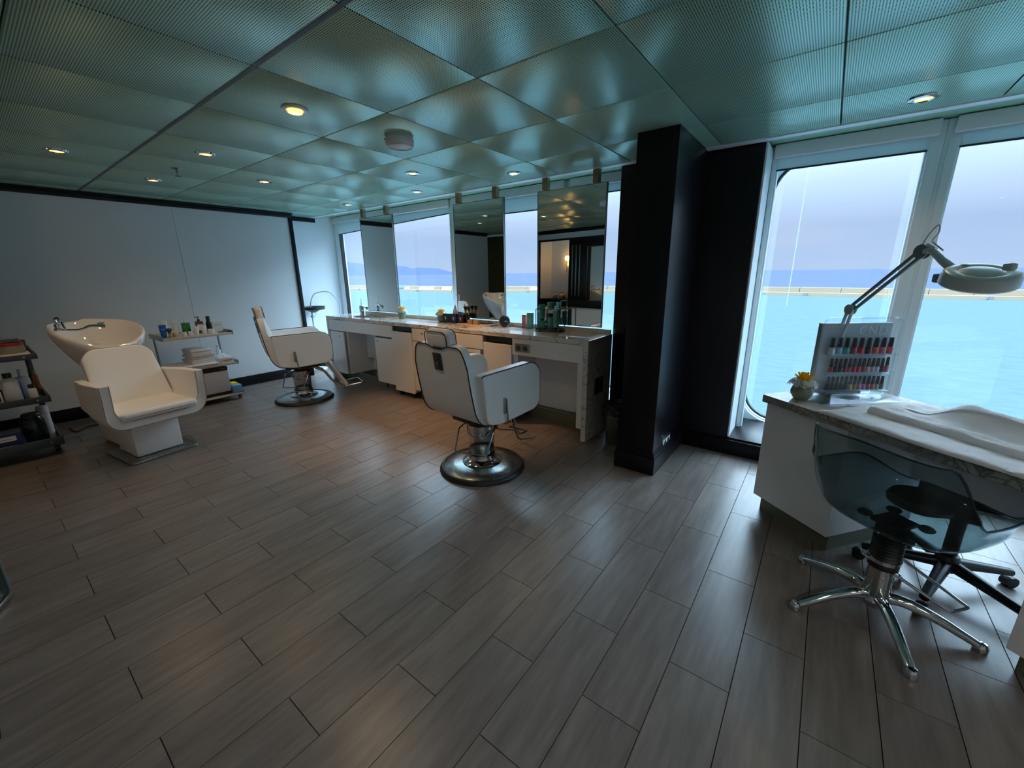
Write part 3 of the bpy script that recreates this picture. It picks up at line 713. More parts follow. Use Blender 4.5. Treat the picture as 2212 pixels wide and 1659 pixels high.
for sx_ in (-.037, .037):
    B().cyl((sx_, -.0095, 0), (sx_, -.003, 0), .024, n=24).go('outlet', 'dark', sk2)
    B().cyl((sx_-.009, -.0105, .004), (sx_-.009, -.009, .004), .0035, n=8).cyl((sx_+.009, -.0105, -.002), (sx_+.009, -.009, -.002), .0035, n=8).bx(sx_-.004, sx_+.004, -.011, -.009, .014, .022).go('contact', 'steel', sk2)
# leftmost cupboard with door slightly ajar
c1 = thing('cupboard', 'narrow white cupboard with lock, at the left end under the worktop', 'cabinet', (0, 0, 0))
B().bx(-5.30, -4.92, 2.96, 3.30, .11, .676).go('body', 'lam', c1, smooth=False)
dd = B().bx(0, .345, -.018, 0, .113, .672, .0015, seg=1).go('door', 'lam', c1, smooth=False, loc=(-5.29, CY0_+.018, 0), rz=-.05)
B().cyl((.24, -.021, .617), (.24, -.012, .617), .010, n=16).go('lock', 'darksteel', dd)
B().bx(-5.30, -4.925, 3.05, 3.07, 0, .112).go('toe_kick', 'kick', c1, smooth=False)
kb = thing('knee_recess', 'white recessed boards of the open knee space under the sink', 'cabinet', (0, 0, 0))
B().bx(-4.92, -4.31, 3.22, 3.24, .30, .70).go('upper_board', 'lam', kb, smooth=False)
B().bx(-4.92, -4.31, 3.30, 3.32, .11, .70).go('lower_board', 'wall', kb, smooth=False)
B().bx(-4.92, -4.31, 3.05, 3.07, 0, .112).go('toe_kick', 'kick', kb, smooth=False)
c2 = thing('cupboard', 'white cupboard with lock and slit handle, left of the first pull-out unit', 'cabinet', (0, 0, 0))
B().bx(-4.305, -3.95, 2.955, 3.32, .11, .676).go('body', 'lam', c2, smooth=False)
dd = B().bx(-4.302, -3.952, CY0_+.002, CY0_+.02, .112, .662, .0015, seg=1).go('door', 'lam', c2, smooth=False)
B().cyl((-4.243, CY0_-.002, .622), (-4.243, CY0_+.01, .622), .009, n=16).go('lock', 'darksteel', dd)
B().bx(-4.29, -3.955, CY0_+.012, CY0_+.03, .662, .681).go('grip_slot', 'dark', c2, smooth=False)
def pullout(x0, x1, label, zt, yf, zb):
    t_ = thing('pull_out_unit', label, 'cabinet', (x0, yf, 0)); wd = x1-x0
    B().bx(0, wd, 0, .018, zb, zt, .0015, seg=1).go('front', 'lam', t_, smooth=False)
    B().bx(.01, .025, .018, .36, zb+.01, zt-.0).bx(wd-.025, wd-.0, .018, .36, zb+.01, zt-.012).bx(.01, wd-.01, .018, .36, zb+.01, zb+.03).go('carcass', 'lam', t_, smooth=False)
    B().bx(.0, wd, .05, .07, zt+.0, .823).bx(.0, wd, .05, .30, zt-.03, zt-.02).go('grip_recess', 'dark', t_, smooth=False)
    for cx_, cy_ in ((.05, .05), (wd-.05, .05), (.05, .3), (wd-.05, .3)):
        c_ = B().cyl((cx_-.012, cy_, .023), (cx_+.012, cy_, .023), .022, n=16).go('caster', 'black', t_)
        B().bx(cx_-.016, cx_+.016, cy_-.012, cy_+.012, .03, zb+.012).go('bracket', 'steel', c_, smooth=False)
pullout(-3.948, -3.612, 'white pull-out unit with dark grip gap, left of the drawer cabinet', .765, CY0_-.012, .062)
pullout(-2.556, -2.222, 'white pull-out unit with dark grip gap, right of the drawer cabinet', .758, CY0_+.0, .062)
c3 = thing('drawer_cabinet', 'wide white drawer cabinet with locks in the middle under the worktop', 'cabinet', (0, 0, 0))
B().bx(-3.60, -2.60, 2.96, 3.32, .11, .80).go('body', 'lam', c3, smooth=False)
dr = B().bx(-3.598, -3.02, CY0_+.002, CY0_+.02, .683, .818, .0015, seg=1).go('drawer', 'lam', c3, smooth=False)
B().cyl((-3.431, CY0_-.002, .77), (-3.431, CY0_+.01, .77), .010, n=16).go('lock', 'darksteel', dr)
B().bx(-3.016, -2.565, CY0_+.002, CY0_+.02, .683, .818, .0015, seg=1).go('drawer', 'lam', c3, smooth=False)
B().bx(-3.598, -3.10, CY0_+.004, CY0_+.022, .112, .674, .0015, seg=1).go('door', 'lam', c3, smooth=False)
B().bx(-3.096, -2.60, CY0_+.004, CY0_+.022, .112, .674, .0015, seg=1).go('door', 'lam', c3, smooth=False)
B().bx(-3.60, -2.56, 3.00, 3.02, 0, .112).go('toe_kick', 'kick', c3, smooth=False)
pb_ = thing('counter_back_board', 'grey board closing the back of the styling counter', 'panel', (0, 0, 0))
B().bx(-5.30, -1.50, 3.345, 3.36, .0, .823).go('board', 'wall', pb_, smooth=False)

# hanging mirrors
for i, (x0, x1, lab) in enumerate(((-4.985, -4.325, 'leftmost of the three tall hanging mirrors, behind the sink'), (-3.292, -2.615, 'middle one of the three tall hanging mirrors, behind the tissue boxes'), (-2.222, -1.547, 'rightmost of the three tall hanging mirrors, beside the black pillar'))):
    t_ = thing('hanging_mirror', lab, 'mirror', ((x0+x1)/2, 3.35, .91), 0, 'hanging mirrors over the worktop'); wd = (x1-x0)/2
    B().bx(-wd, wd, .004, .022, .006, 1.185, .001, seg=1).go('frame', 'darksteel', t_, smooth=False)
    B().bx(-wd+.006, wd-.006, .0, .0045, .012, 1.179).go('glass', 'mirror', t_, smooth=False)
    B().bx(-wd, -wd+.006, -.003, .006, .006, 1.185).bx(wd-.006, wd, -.003, .006, .006, 1.185).bx(-wd, wd, -.003, .006, 1.179, 1.185).go('edge', 'steel', t_, smooth=False)
    for s_ in (-1, 1):
        B().bx(s_*(wd-.092)-.026, s_*(wd-.092)+.026, -.03, .02, 1.186, ZC-.91+.02, .002).go('hanger_post', 'post', t_)

# ============================================================ BARBER CHAIRS
def sstep(a, b, x):
    t_ = max(0, min(1, (x-a)/(b-a))); return t_*t_*(3-2*t_)
CURVE = smooth_path([(-.02, .432, 0), (-.13, .432, 0), (-.225, .452, 0), (-.285, .52, 0), (-.315, .64, 0), (-.338, .78, 0), (-.360, .962, 0)], 8)
def curve_at(h):
    x = h*(len(CURVE)-1); i = min(int(x), len(CURVE)-2); f = x-i
    p = CURVE[i].lerp(CURVE[i+1], f); d = (CURVE[i+1]-CURVE[i]).normalized(); return p, d
def back_pt(a, t_, off):
    T = 1-.030*math.exp(-(a/.30)**4)-.12*max(0, (abs(a)-.66)/.34)**2.6
    h = t_*T; p, d = curve_at(h)
    W = .21+.05*sstep(0, .30, h)-.006*sstep(.5, 1, h)
    nrm = Vector((d.y, -d.x))          # towards the front
    e_ = (1-abs(a)**6*.25)*(1-.35*sstep(.86, 1, t_)) if off > 0 else 1
    q = Vector((p.x, p.y))+nrm*off*e_
    return Vector((q.x, a*W, q.y))
def barber_chair(label, pos, rz, kind, headz=0.0, lever=(0, 0)):
    t_ = thing('barber_chair', label, 'chair', pos, rz, 'white styling chairs')
    # base
    B().lathe([(0, .058), (.10, .056), (.20, .045), (.282, .026), (.286, .020)], n=56).go('base_disc', 'steel', t_, sharp=60)
    B().lathe([(.278, .024), (.284, .032), (.296, .033), (.303, .026), (.306, .018), (.312, .014), (.314, .006), (.312, 0), (.27, 0), (.27, .02)], n=56).go('base_rim', 'rubber', t_, sharp=60)
    B().lathe([(.142, .050), (.144, .058), (.138, .064), (.100, .085), (.096, .10), (.096, .12)], n=48).go('collar', 'chrome', t_)
    B().lathe([(.143, .0505), (.1455, .054), (.1455, .048)], n=48).go('collar_gasket', 'rubber', t_)
    B().lathe([(.088, .085), (.088, .12), (.091, .125), (.097, .33), (.10, .345), (.094, .35), (.06, .352), (0, .352)], n=48).go('pump_column', 'chrome', t_)
    B().bx(-.16, .20, -.13, .13, .385, .430, .01).bx(-.07, .07, -.07, .07, .345, .39, .01).bx(.08, .13, -.05, .05, .27, .40, .008).go('mechanism', 'black', t_)
    # pump lever
    la = lever[0]; Rl = Matrix.Rotation(la, 4, 'Z')
    pts = [(.02, .118, .335), (-.10, .13, .325), (-.20, .12, .19), (-.205, -.12, .185), (-.10, -.13, .325), (.02, -.118, .335)]
    pts = [Rl @ Vector(p) for p in pts]
    B().tube(rp3(pts, .015), .0065, 10).go('pump_lever', 'chrome', t_)
    B().tube([Rl @ Vector(p) for p in [(-.02, .10, .34), (-.075, .075, .28), (-.09, .03, .265), (-.095, .01, .285), (-.095, -.02, .28), (-.09, -.04, .255), (-.075, -.075, .28), (-.02, -.10, .34)]], .0035, 8).go('return_spring', 'chrome', t_)
    # seat
    B().bx(-.22, .285, -.213, .213, .455, .60, .035, seg=4).go('seat', 'leather', t_)
    # back
    bk = B(); bk.shell(lambda u_, v_: back_pt(u_*2-1, v_, 0), lambda u_, v_: back_pt(u_*2-1, v_, .10), 26, 30)
    bko = bk.go('backrest', 'leather', t_, sharp=50, bevel=.012)
    path = [back_pt(-1, i/20, -.002) for i in range(3, 21)]+[back_pt(-1+2*i/30, 1, -.002) for i in range(1, 30)]+[back_pt(1, i/20, -.002) for i in range(20, 2, -1)]
    B().tube(path, .0042, 8).go('piping', 'piping', bko)
    p, d = curve_at(.86)
    tilt = Matrix.Rotation(-math.atan2(.16, 1.2), 4, 'Y')
    pl = B(); pl.box((-.352, .012, .855), (.006, .078, .115), .004, rot=tilt.to_4x4()); plo = pl.go('headrest_bracket', 'darksteel', t_)
    B().cyl((-.358, .012, .845), (-.352, .012, .846), .011, n=20).go('screw', 'steel', plo)
    B().box((-.335, .012, .93), (.035, .10, .04), .006, rot=tilt).go('headrest_post', 'black', t_)
    hz = .985+headz
    hp = B(); hp.box((-.318, .012, hz), (.085, .222, .125), .036, seg=5, rot=tilt); hpo = hp.go('headrest', 'leather', t_)
    for off in (-.0425, .036):
        q = [Vector((-.318, .012, hz))+tilt @ Vector((off, a, c)) for a, c in rrect(-.103, .103, -.055, .055, .034, 6)]
        B().tube(q, .0032, 8, closed=True).go('piping', 'piping', hpo)
    # arms
    prof = rpoly([(-.235, .46), (-.10, .432), (.255, .452), (.308, .50), (.308, .735), (.235, .796), (-.268, .784)], [.05, .06, .05, .04, .10, .07, .012], 6)
    for s_ in (1, -1):
        a_ = B(); a_.prism(prof, lambda u_, z_, d_: (u_, d_, z_), s_*.218, s_*.302)
        ao = a_.go('armrest', 'leather', t_, bevel=.016)
        pp = [Vector((u_, s_*.297, z_)) for u_, z_ in prof]
        # piping on the outer top edge
        i0 = max(range(len(prof)), key=lambda i: prof[i][1]-abs(prof[i][0]+.26)); top = [p_ for p_ in pp if p_.z > .60]
        top.sort(key=lambda p_: (p_.z > .74, 0)); up = sorted([p_ for p_ in pp if p_.z > .765], key=lambda p_: p_.x)
        fr = sorted([p_ for p_ in pp if p_.x > .235 and p_.z <= .79], key=lambda p_: -p_.z)
        path = up+[p_ for p_ in fr if p_.x >= up[-1].x-.001]
        B().tube([p_+Vector((0, 0, .002)) for p_ in path], .0038, 8).go('piping', 'piping', ao)
        B().bx(-.085, -.062, s_*.302, s_*.310, .50, .61, .004).tube([(-.067, s_*.312, .60), (-.06, s_*.318, .46), (-.05, s_*.30, .425), (-.04, s_*.16, .405)], .005, 8).go('recline_lever', 'steel', ao)
    if kind == 'pad':
        cpad = B(); R_ = Matrix.Translation((.36, 0, .275)) @ Matrix.Rotation(math.atan2(.30, .175)-PI/2+PI, 4, 'Y')
        cpad.box((.365, 0, .28), (.36, .34, .05), .022, seg=4, rot=Matrix.Rotation(math.radians(61), 4, 'Y')); co_ = cpad.go('calf_pad', 'leather', t_)
        Rr = Matrix.Rotation(math.radians(61), 4, 'Y')
        for off in (.022,):
            q = [Vector((.365, 0, .28))+Rr @ Vector((a, c, off)) for a, c in rrect(-.165, .165, -.158, .158, .03, 5)]
            B().tube(q, .0035, 8, closed=True).go('piping', 'piping', co_)
        B().bx(.10, .14, -.10, -.07, .38, .40).tube([(.10, -.09, .39), (.24, -.09, .31), (.33, -.09, .16), (.42, -.09, .10)], .012, 8).tube([(.10, .09, .39), (.24, .09, .31), (.33, .09, .16), (.42, .09, .10)], .012, 8).go('footrest_arm', 'cream', t_)
        fp = B(); fp.tube([Vector((.44+.0, -.14, .11)), Vector((.62, -.14, .125)), Vector((.645, -.12, .127)), Vector((.645, .12, .127)), Vector((.62, .14, .125)), Vector((.44, .14, .11))], .009, 8, closed=True)
        fo = fp.go('foot_plate', 'chrome', t_)
        for k in range(5):
            v_ = -.10+k*.05
            B().box((.54, v_, .119), (.19, .016, .008), .003, rot=Matrix.Rotation(-.08, 4, 'Y')).go('slat', 'darksteel', fo)
        B().cyl((.47, -.05, .085), (.47, -.05, .112), .018, n=16).go('bumper', 'rubber', t_)
    else:
        B().tube(rp3([(.16, -.13, .40), (.27, -.13, .16), (.50, -.11, .095), (.515, .11, .10), (.30, .13, .17), (.18, .13, .40)], .03), .0072, 10).go('wire_footrest', 'chrome', t_)
        B().tube(rp3([(.14, -.19, .40), (.20, -.19, .24), (.30, -.19, .235), (.10, -.19, .33)], .02), .0065, 8).go('side_rod', 'chrome', t_)
    return t_
def rp3(pts, r, k=5):
    pts = [Vector(p) for p in pts]; out_ = [pts[0]]
    for i in range(1, len(pts)-1):
        p, a, c = pts[i], pts[i-1], pts[i+1]; ra = min(r, (a-p).length*.45, (c-p).length*.45)
        p0 = p+(a-p).normalized()*ra; p1 = p+(c-p).normalized()*ra
        for j in range(k+1):
            t_ = j/k; out_.append((1-t_)**2*p0+2*t_*(1-t_)*p+t_*t_*p1)
    return out_+[pts[-1]]
barber_chair('white barber chair with padded leg rest, turned sideways near the left corner', (-4.70, 2.19, 0), math.radians(72), 'pad', .028, (.95, 0))
barber_chair('white barber chair with wire footrest seen from behind, facing the worktop', (-1.87, 2.09, 0), math.radians(86), 'wire', .012, (.4, 0))

# ============================================================ WASH UNIT
wu = thing('wash_unit', 'white shampoo chair with tilting wash basin and steel foot plate', 'chair', (-4.09, .75, 0), math.radians(8))
B().prism(rpoly([(.02, -.235), (.02, .235), (-.40, .235), (-.50, .14), (-.50, -.235)], [.05, .05, .02, .02, .05]), lambda a, c, d: (a, c, d), 0, .014).go('foot_plate', 'steel', wu, bevel=.004)
B().bx(-.42, -.085, -.155, .155, .014, .33, .012, seg=3).go('pedestal', 'leather', wu)
# outer bucket: U section swept from front to back
def bucket(u_, v_, off):
    # u_: around section left arm top -> under -> right arm top ; v_: front(0) -> back(1)
    W, z0 = .325-off, .300+off
    x = .11-v_*.60
    zt = .655-.03*v_
    per = u_*2-1; s_ = 1 if per > 0 else -1; a = abs(per)
    r = .11
    # a 0..1 : bottom centre to arm top
    Lb = W-r; La = r*PI/2; Lv = zt-z0-r; Lt = Lb+La+Lv; d = a*Lt
    if d < Lb: y, z = d, z0
    elif d < Lb+La: t_ = (d-Lb)/r; y, z = Lb+r*math.sin(t_), z0+r-r*math.cos(t_)
    else: y, z = W, z0+r+(d-Lb-La)
    sh = .02*math.sin(PI*min(1, a*1.1)) if off == 0 else 0
    x2 = x-(.035*sstep(.3, 0, (z-z0))*(1 if v_ < .5 else 0))-(.05*(zt-z)*0)
    taper = 1-.10*sstep(.45, 1, v_)
    return Vector((x2, s_*y*taper, z+(.02*v_ if z < .4 else 0)))
bk = B(); bk.shell(lambda a, c: bucket(a, c, 0), lambda a, c: bucket(a, c, .062), 44, 10)
bo = bk.go('seat_shell', 'leather', wu, sharp=50, bevel=.018)
q = [bucket(i/44, 0, .004)+Vector((.002, 0, 0)) for i in range(45)]
B().tube(q, .0022, 6).go('piping', 'lampd', bo)
q = [bucket(i/44, 0, .058)+Vector((.002, 0, 0)) for i in range(45)]
B().tube(q, .0018, 6).go('piping', 'lampd', bo)
cu_ = B(); cu_.bx(-.40, .115, -.245, .245, .365, .43, .028, seg=4); cuo = cu_.go('seat_cushion', 'leather', wu)
for v in cuo.data.vertices:
    if v.co.z > .40: v.co.z += .022*(1-(v.co.y/.25)**2)*(1-((v.co.x+.14)/.27)**2)
B().tube([(x+-.142, y, .392) for x, y in rrect(-.256, .256, -.243, .243, .03, 5)], .0025, 6, closed=True).go('piping', 'lampd', cuo)
def wback(a, t_, off):
    W = .245-.02*t_; T = 1-.16*max(0, (abs(a)-.55)/.45)**2.4
    z = .40+.43*t_*T; x = -.33-.19*t_*T-.02*math.cos(a*PI/2)
    e_ = 1-.3*abs(a)**8
    return Vector((x+off*.93*e_, a*W, z+off*.35))
bk = B(); bk.shell(lambda a, c: wback(a*2-1, c, -.03), lambda a, c: wback(a*2-1, c, .055), 20, 16); bko = bk.go('backrest', 'leather', wu, sharp=50, bevel=.014)
q = [wback(-1, i/16, .045) for i in range(2, 17)]+[wback(-1+2*i/20, 1, .045) for i in range(1, 20)]+[wback(1, i/16, .045) for i in range(16, 1, -1)]
B().tube(q, .0024, 6).go('piping', 'lampd', bko)
# basin (tilted oval bowl with neck dip), its centre behind the back
BC = Vector((-.80, .015, 0))
def rimz(phi):   # phi 0 = towards the seat
    ph = math.atan2(math.sin(phi), math.cos(phi))
    return .968+.075*(1-math.cos(phi))/2-.125*math.exp(-(ph/1.15)**2)-.012*math.sin(phi)-.022*math.exp(-((abs(ph)-2.75)/.5)**2)*(1 if ph < 0 else .2)
def bowl(phi, s_, off):
    ax, ay = .268, .272
    r = (s_)**.8 if off == 0 else s_**.8
    prof = [(0, -.20), (.35, -.195), (.62, -.17), (.82, -.10), (.95, -.035), (1.0, 0)]
    for (a, za), (c, zc_) in zip(prof, prof[1:]):
        if r <= c+1e-9: dz_ = za+(zc_-za)*((r-a)/(c-a)); break
    return BC+Vector((r*ax*math.cos(phi), r*ay*math.sin(phi), rimz(phi)+dz_))
def outer(phi, s_):
    ax, ay = .288, .292
    prof = [(1.0, .0), (1.02, -.015), (.99, -.06), (.90, -.13), (.74, -.21), (.52, -.30), (.36, -.40), (.30, -.50), (.28, -.62)]
    x = s_*(len(prof)-1); i = min(int(x), len(prof)-2); f = x-i
    r = prof[i][0]*(1-f)+prof[i+1][0]*f; z = prof[i][1]*(1-f)+prof[i+1][1]*f
    k_ = 1-sstep(-.06, -.35, z)
    sh = .16*sstep(-.15, -.55, z)
    return BC+Vector((r*ax*math.cos(phi)+sh, r*ay*math.sin(phi), (rimz(phi)*k_+(1-k_)*.95)+z))
NB = 56
bb = B(); rows = []
for j in range(12): rows.append([outer(2*PI*i/NB, 1-j/11) for i in range(NB)])
rows.append([bowl(2*PI*i/NB, 1, 0)*.5+outer(2*PI*i/NB, 0)*.5+Vector((0, 0, .008)) for i in range(NB)])
for j in range(12): rows.append([bowl(2*PI*i/NB, 1-j/12.5, 0) for i in range(NB)])
V = bb.grid(rows, closeu=True); bb.b.faces.new(V[-1]); bb.b.faces.new(V[0][::-1])
M['ceramic'] = mat('white ceramic', (228, 226, 224), .06, coat=.6)
bso = bb.go('basin', 'ceramic', wu, sharp=70)
B().bx(-.90, -.42, -.13, .13, .014, .34, .03).go('pipe_housing', 'leather', wu)
# mixer tap and hand shower on the left rim, overflow at the back
B().lathe([(.028, 0), (.028, .012), (.02, .02), (.02, .05), (.012, .055)], c=tuple(BC+Vector((-.02, -.225, .985))), n=20).tube(smooth_path([BC+Vector((-.02, -.225, 1.03)), BC+Vector((-.03, -.225, 1.075)), BC+Vector((.0, -.215, 1.085)), BC+Vector((.03, -.205, 1.05)), BC+Vector((.05, -.20, 1.0))], 5), .010, 10).go('mixer_tap', 'chrome', wu)
B().tube(smooth_path([BC+Vector((.0, -.20, .99)), BC+Vector((.05, -.12, .985)), BC+Vector((.08, -.06, 1.01)), BC+Vector((.11, .02, 1.0))], 6), .010, 10, rads=[.008+.009*(i/18)**2 for i in range(19)]).go('hand_shower', 'chrome', wu)
B().box(tuple(BC+Vector((-.235, .10, .985))), (.012, .055, .05), .006).go('overflow_plate', 'steel', wu)
for v_ in wu.children: pass

# cable on the floor by the wall
q = at(205, 925, .006)
o = B().tube(smooth_path([at(150, 925, .006), at(165, 932, .006), at(195, 920, .008), at(235, 915, .006), at(250, 912, .006)], 6), .005, 6).go('cable', 'black', None); tag(o, 'thin black cable on the floor behind the shampoo chair', 'cable')

# ============================================================ WHITE SHELF CART
wc = thing('shelf_cart', 'cream three-shelf rolling cart by the left wall, behind the shampoo chair', 'cart', (0, 0, 0))
X0, X1, Y0, Y1 = -5.76, -5.31, 1.15, 1.785
ZS = (.785, .445, .085)
for z in ZS:
    sh = B(); sh.bx(X0+.02, X1-.012, Y0+.012, Y1-.012, z-.022, z-.004, .003)
    so_ = sh.go('shelf', 'cream', wc)
    B().bx(X1-.018, X1, Y0, Y1, z-.026, z-.002, .004).bx(X0, X0+.02, Y0, Y1, z-.026, z+.012, .004).go('edge_rail', 'cream', so_)
    B().bx(X0, X1, Y0-.006, Y0+.01, z-.028, z+.022, .004).bx(X0, X1, Y1-.01, Y1+.006, z-.028, z+.022, .004).go('side_rail', 'steel', so_)
for y in (Y0+.02, Y1-.025):
    B().cyl((X0+.05, y, .07), (X0+.05, y, .79), .011, n=14).go('upright', 'steel', wc)
for x in (X0+.05, X1-.05):
    for y in (Y0+.04, Y1-.03):
        c_ = B().cyl((x, y-.012, .026), (x, y+.012, .026), .026, n=18).go('caster', 'lampd', wc)
        B().bx(x-.016, x+.016, y-.018, y+.018, .036, .06, .004).go('fork', 'black', c_)
tw_ = thing('towel_warmer', 'light grey boxy towel warmer with black top band on the lowest cart shelf', 'towel warmer', (0, 0, 0))
B().bx(-5.72, -5.345, 1.215, 1.675, .087, .405, .008).go('body', 'greyface', tw_)
B().bx(-5.345, -5.330, 1.22, 1.67, .12, .362, .004).go('door', 'greyface', tw_)
B().bx(-5.346, -5.328, 1.218, 1.672, .364, .405, .004).go('control_band', 'black', tw_)
B().bx(-5.346, -5.334, 1.218, 1.672, .089, .118, .003).go('base_band', 'black', tw_)
B().bx(-5.329, -5.326, 1.60, 1.65, .385, .391).go('display', 'lampd', tw_, smooth=False)
text_mesh('FULP', .018, .0004, 'black', tw_, 'lettering', Matrix.Translation((-5.3295, 1.50, .33)) @ Matrix.Rotation(PI/2, 4, 'Z') @ Matrix.Rotation(PI/2, 4, 'X')) if False else None
bxb = thing('glove_box', 'light blue carton with a yellow patch beside the towel warmer', 'box', (-5.42, 1.732, .088), .0)
M['ltblue'] = mat('light blue card', (110, 170, 214), .5)
B().bx(-.11, .11, -.045, .045, 0, .085, .003).go('carton', 'ltblue', bxb); B().bx(-.06, .05, -.03, .03, .085, .10, .004).go('yellow_patch', 'yellow', bxb)
# folded towels
def folded(name, label, cx, cy, z, lx, ly, h, m, group, rz=0, nf=2):
    t_ = B()
    for k in range(nf):
        zz = z+h*(k+.5)/nf
        t_.box((cx+random.uniform(-.004, .004), cy+random.uniform(-.004, .004), zz), (lx-random.uniform(0, .01), ly-random.uniform(0, .01), h/nf*1.02), h/nf*.48, seg=3, rot=rz+random.uniform(-.02, .02))
    o = t_.go(name, m, None, sub=0); return tag(o, label, 'towel', group)
names = ['bottom', 'second', 'third', 'fourth', 'fifth', 'sixth']
z = .470
folded('folded_towel', 'wide flat folded towel across the middle cart shelf, under the towel pile', -5.50, 1.38, .443, .40, .44, .026, 'towel', None)
for k in range(6):
    h_ = .021 if k < 5 else .05
    folded('folded_towel', 'folded white towel, %s in the pile on the middle cart shelf' % (names[k] if k else 'lowest'), -5.50+random.uniform(-.01, .01), 1.475+random.uniform(-.008, .008), z, .30, .215-.01*(k == 5), h_, 'towel', None, random.uniform(-.06, .06), 2); z += h_
wbx = thing('white_box', 'flat white carton with small print beside the towel pile', 'box', (-5.43, 1.695, .443))
B().bx(-.10, .10, -.068, .058, 0, .062, .003).go('carton', 'paper', wbx)
B().bx(.1001, .1006, -.05, .045, .028, .036).go('print_line', 'lampd', wbx, smooth=False)
B().bx(.1001, .1006, -.03, .03, .016, .020).go('print_line', 'lampd', wbx, smooth=False)
cb = thing('cotton_pile', 'small heap of white cotton pads on the flat white carton', 'cotton', (-5.46, 1.675, .505))
random.seed(11)
for k in range(9): B().lathe([(0, 0), (.02, .002), (.022, .008), (.016, .013), (0, .014)], c=(random.uniform(-.05, .05), random.uniform(-.035, .035), random.uniform(0, .012)), n=10).go('cotton_ball', 'towel', cb)
bt = thing('spray_bottle', 'white spray bottle standing behind the cotton pads', 'bottle', (-5.60, 1.70, .443))
B().lathe([(0, 0), (.025, 0), (.026, .02), (.026, .11), (.012, .135), (.010, .15)], n=20).go('body', 'paper', bt); B().bx(-.03, .02, -.01, .01, .15, .178, .004).go('trigger_head', 'white', bt)

# ---- containers builder (tubes, bottles, jars, boxes)
def tube_item(label, pos, h, wd, m, cap, rz=0, dark_cap=False, group=None, name='tube'):
    t_ = thing(name, label, 'tube', pos, rz, group)
    hc = .02; rows = []
    for k in range(9):
        f = k/8; rx = wd*.40*(1-f)+wd*.5*f; ry = wd*.40*(1-f)+.0015*f
        rows.append([(rx*math.cos(2*PI*i/20), ry*math.sin(2*PI*i/20), hc+(h-hc)*f) for i in range(20)])
    b_ = B(); V_ = b_.grid(rows, closeu=True); b_.b.faces.new(V_[-1]); b_.b.faces.new(V_[0][::-1]); b_.go('body', m, t_)
    B().lathe([(0, 0), (wd*.33, 0), (wd*.34, hc), (0, hc)], n=20).go('cap', cap, t_)
    f = .62; 
    B().bx(-wd*.22, wd*.22, -wd*.40*(1-f)-.004, -wd*.40*(1-f)-.0032, h*.66, h*.68).go('print_line', 'lampd' if m != 'blue' else 'white', t_, smooth=False)
    return t_
def bottle_item(label, pos, r, h, m, cap, caph=.02, capr=None, neck=.5, pump=False, rz=0, square=False, group=None, labelband=None, name='bottle'):
    t_ = thing(name, label, 'bottle', pos, rz, group); capr = capr or r*.45
    n_ = 4 if square else 24
    if square:
        B().bx(-r, r, -r*.7, r*.7, 0, h, r*.18, seg=3).go('body', m, t_)
    else: B().lathe([(0, 0), (r*.94, 0), (r, .004), (r, h*.80), (r*.9, h*.90), (capr*.9, h*.985), (capr*.85, h)], n=24).go('body', m, t_)
    c_ = B().lathe([(0, h+caph), (capr*.95, h+caph), (capr, h+caph*.9), (capr, h-.001), (0, h-.001)], n=20)
    if pump: c_.cyl((0, 0, h+caph), (0, 0, h+caph+.022), .004, n=10).box((-.012, 0, h+caph+.026), (.045, .012, .009), .003)
    c_.go('pump' if pump else 'cap', cap, t_)
    if labelband:
        if square: B().bx(-r*.75, r*.75, -r*.7-.0008, -r*.7-.0002, h*.25, h*.75).go('label', labelband, t_, smooth=False)
        else: B().lathe([(r+.0006, h*.22), (r+.0006, h*.66)], n=24).go('label', labelband, t_)
    return t_
def jar_item(label, pos, r, h, m, lid, group=None, band=None, name='jar'):
    t_ = thing(name, label, 'jar', pos, 0, group)
    B().lathe([(0, 0), (r*.92, 0), (r, .004), (r, h*.72), (0, h*.72)], n=24).go('body', m, t_)
    B().lathe([(0, h), (r*.98, h), (r*1.02, h*.96), (r*1.02, h*.70), (0, h*.70)], n=24).go('lid', lid, t_)
    return t_
def box_item(label, pos, wd, dp, h, m, rz=0, name='box', group=None, prints=True, pm='lampd'):
    t_ = thing(name, label, 'box', pos, rz, group)
    B().bx(-wd/2, wd/2, -dp/2, dp/2, 0, h, .0012, seg=1).go('carton', m, t_, smooth=False)
    if prints:
        B().bx(-wd*.3, wd*.3, -dp/2-.0006, -dp/2-.0001, h*.66, h*.69).go('print_line', pm, t_, smooth=False)
        B().bx(-wd*.22, wd*.22, -dp/2-.0006, -dp/2-.0001, h*.56, h*.58).go('print_line', pm, t_, smooth=False)
    return t_
RF = PI/2   # things on the cart face the room (+x)
def onc(cx_, cy_): q_ = at(300+cx_*.14467, 640+cy_*.14467, .783); q_.z = .782; q_.x = max(-5.70, min(-5.345, q_.x)); return q_
tube_item('white squeeze tube, leftmost at the back of the top cart shelf', Vector((-5.55, 1.245, .782)), .170, .062, 'paper', 'paper', RF)
tube_item('bright blue squeeze tube at the front left of the top cart shelf', Vector((-5.40, 1.195, .782)), .135, .062, 'blue', 'blue', RF)
tube_item('white squeeze tube, second from the left at the back of the top shelf', Vector((-5.58, 1.345, .782)), .172, .062, 'paper', 'paper', RF)
t_ = thing('shaving_brush', 'wooden shaving brush with dark bristles at the front of the top cart shelf', 'brush', (-5.37, 1.237, .782))
B().lathe([(0, 0), (.016, 0), (.018, .01), (.012, .025), (.015, .045), (.019, .052), (0, .052)], n=20).go('handle', 'wood', t_)
B().lathe([(.012, .05), (.022, .075), (.026, .088), (.020, .098), (0, .102)], n=20).go('bristles', 'cart', t_)
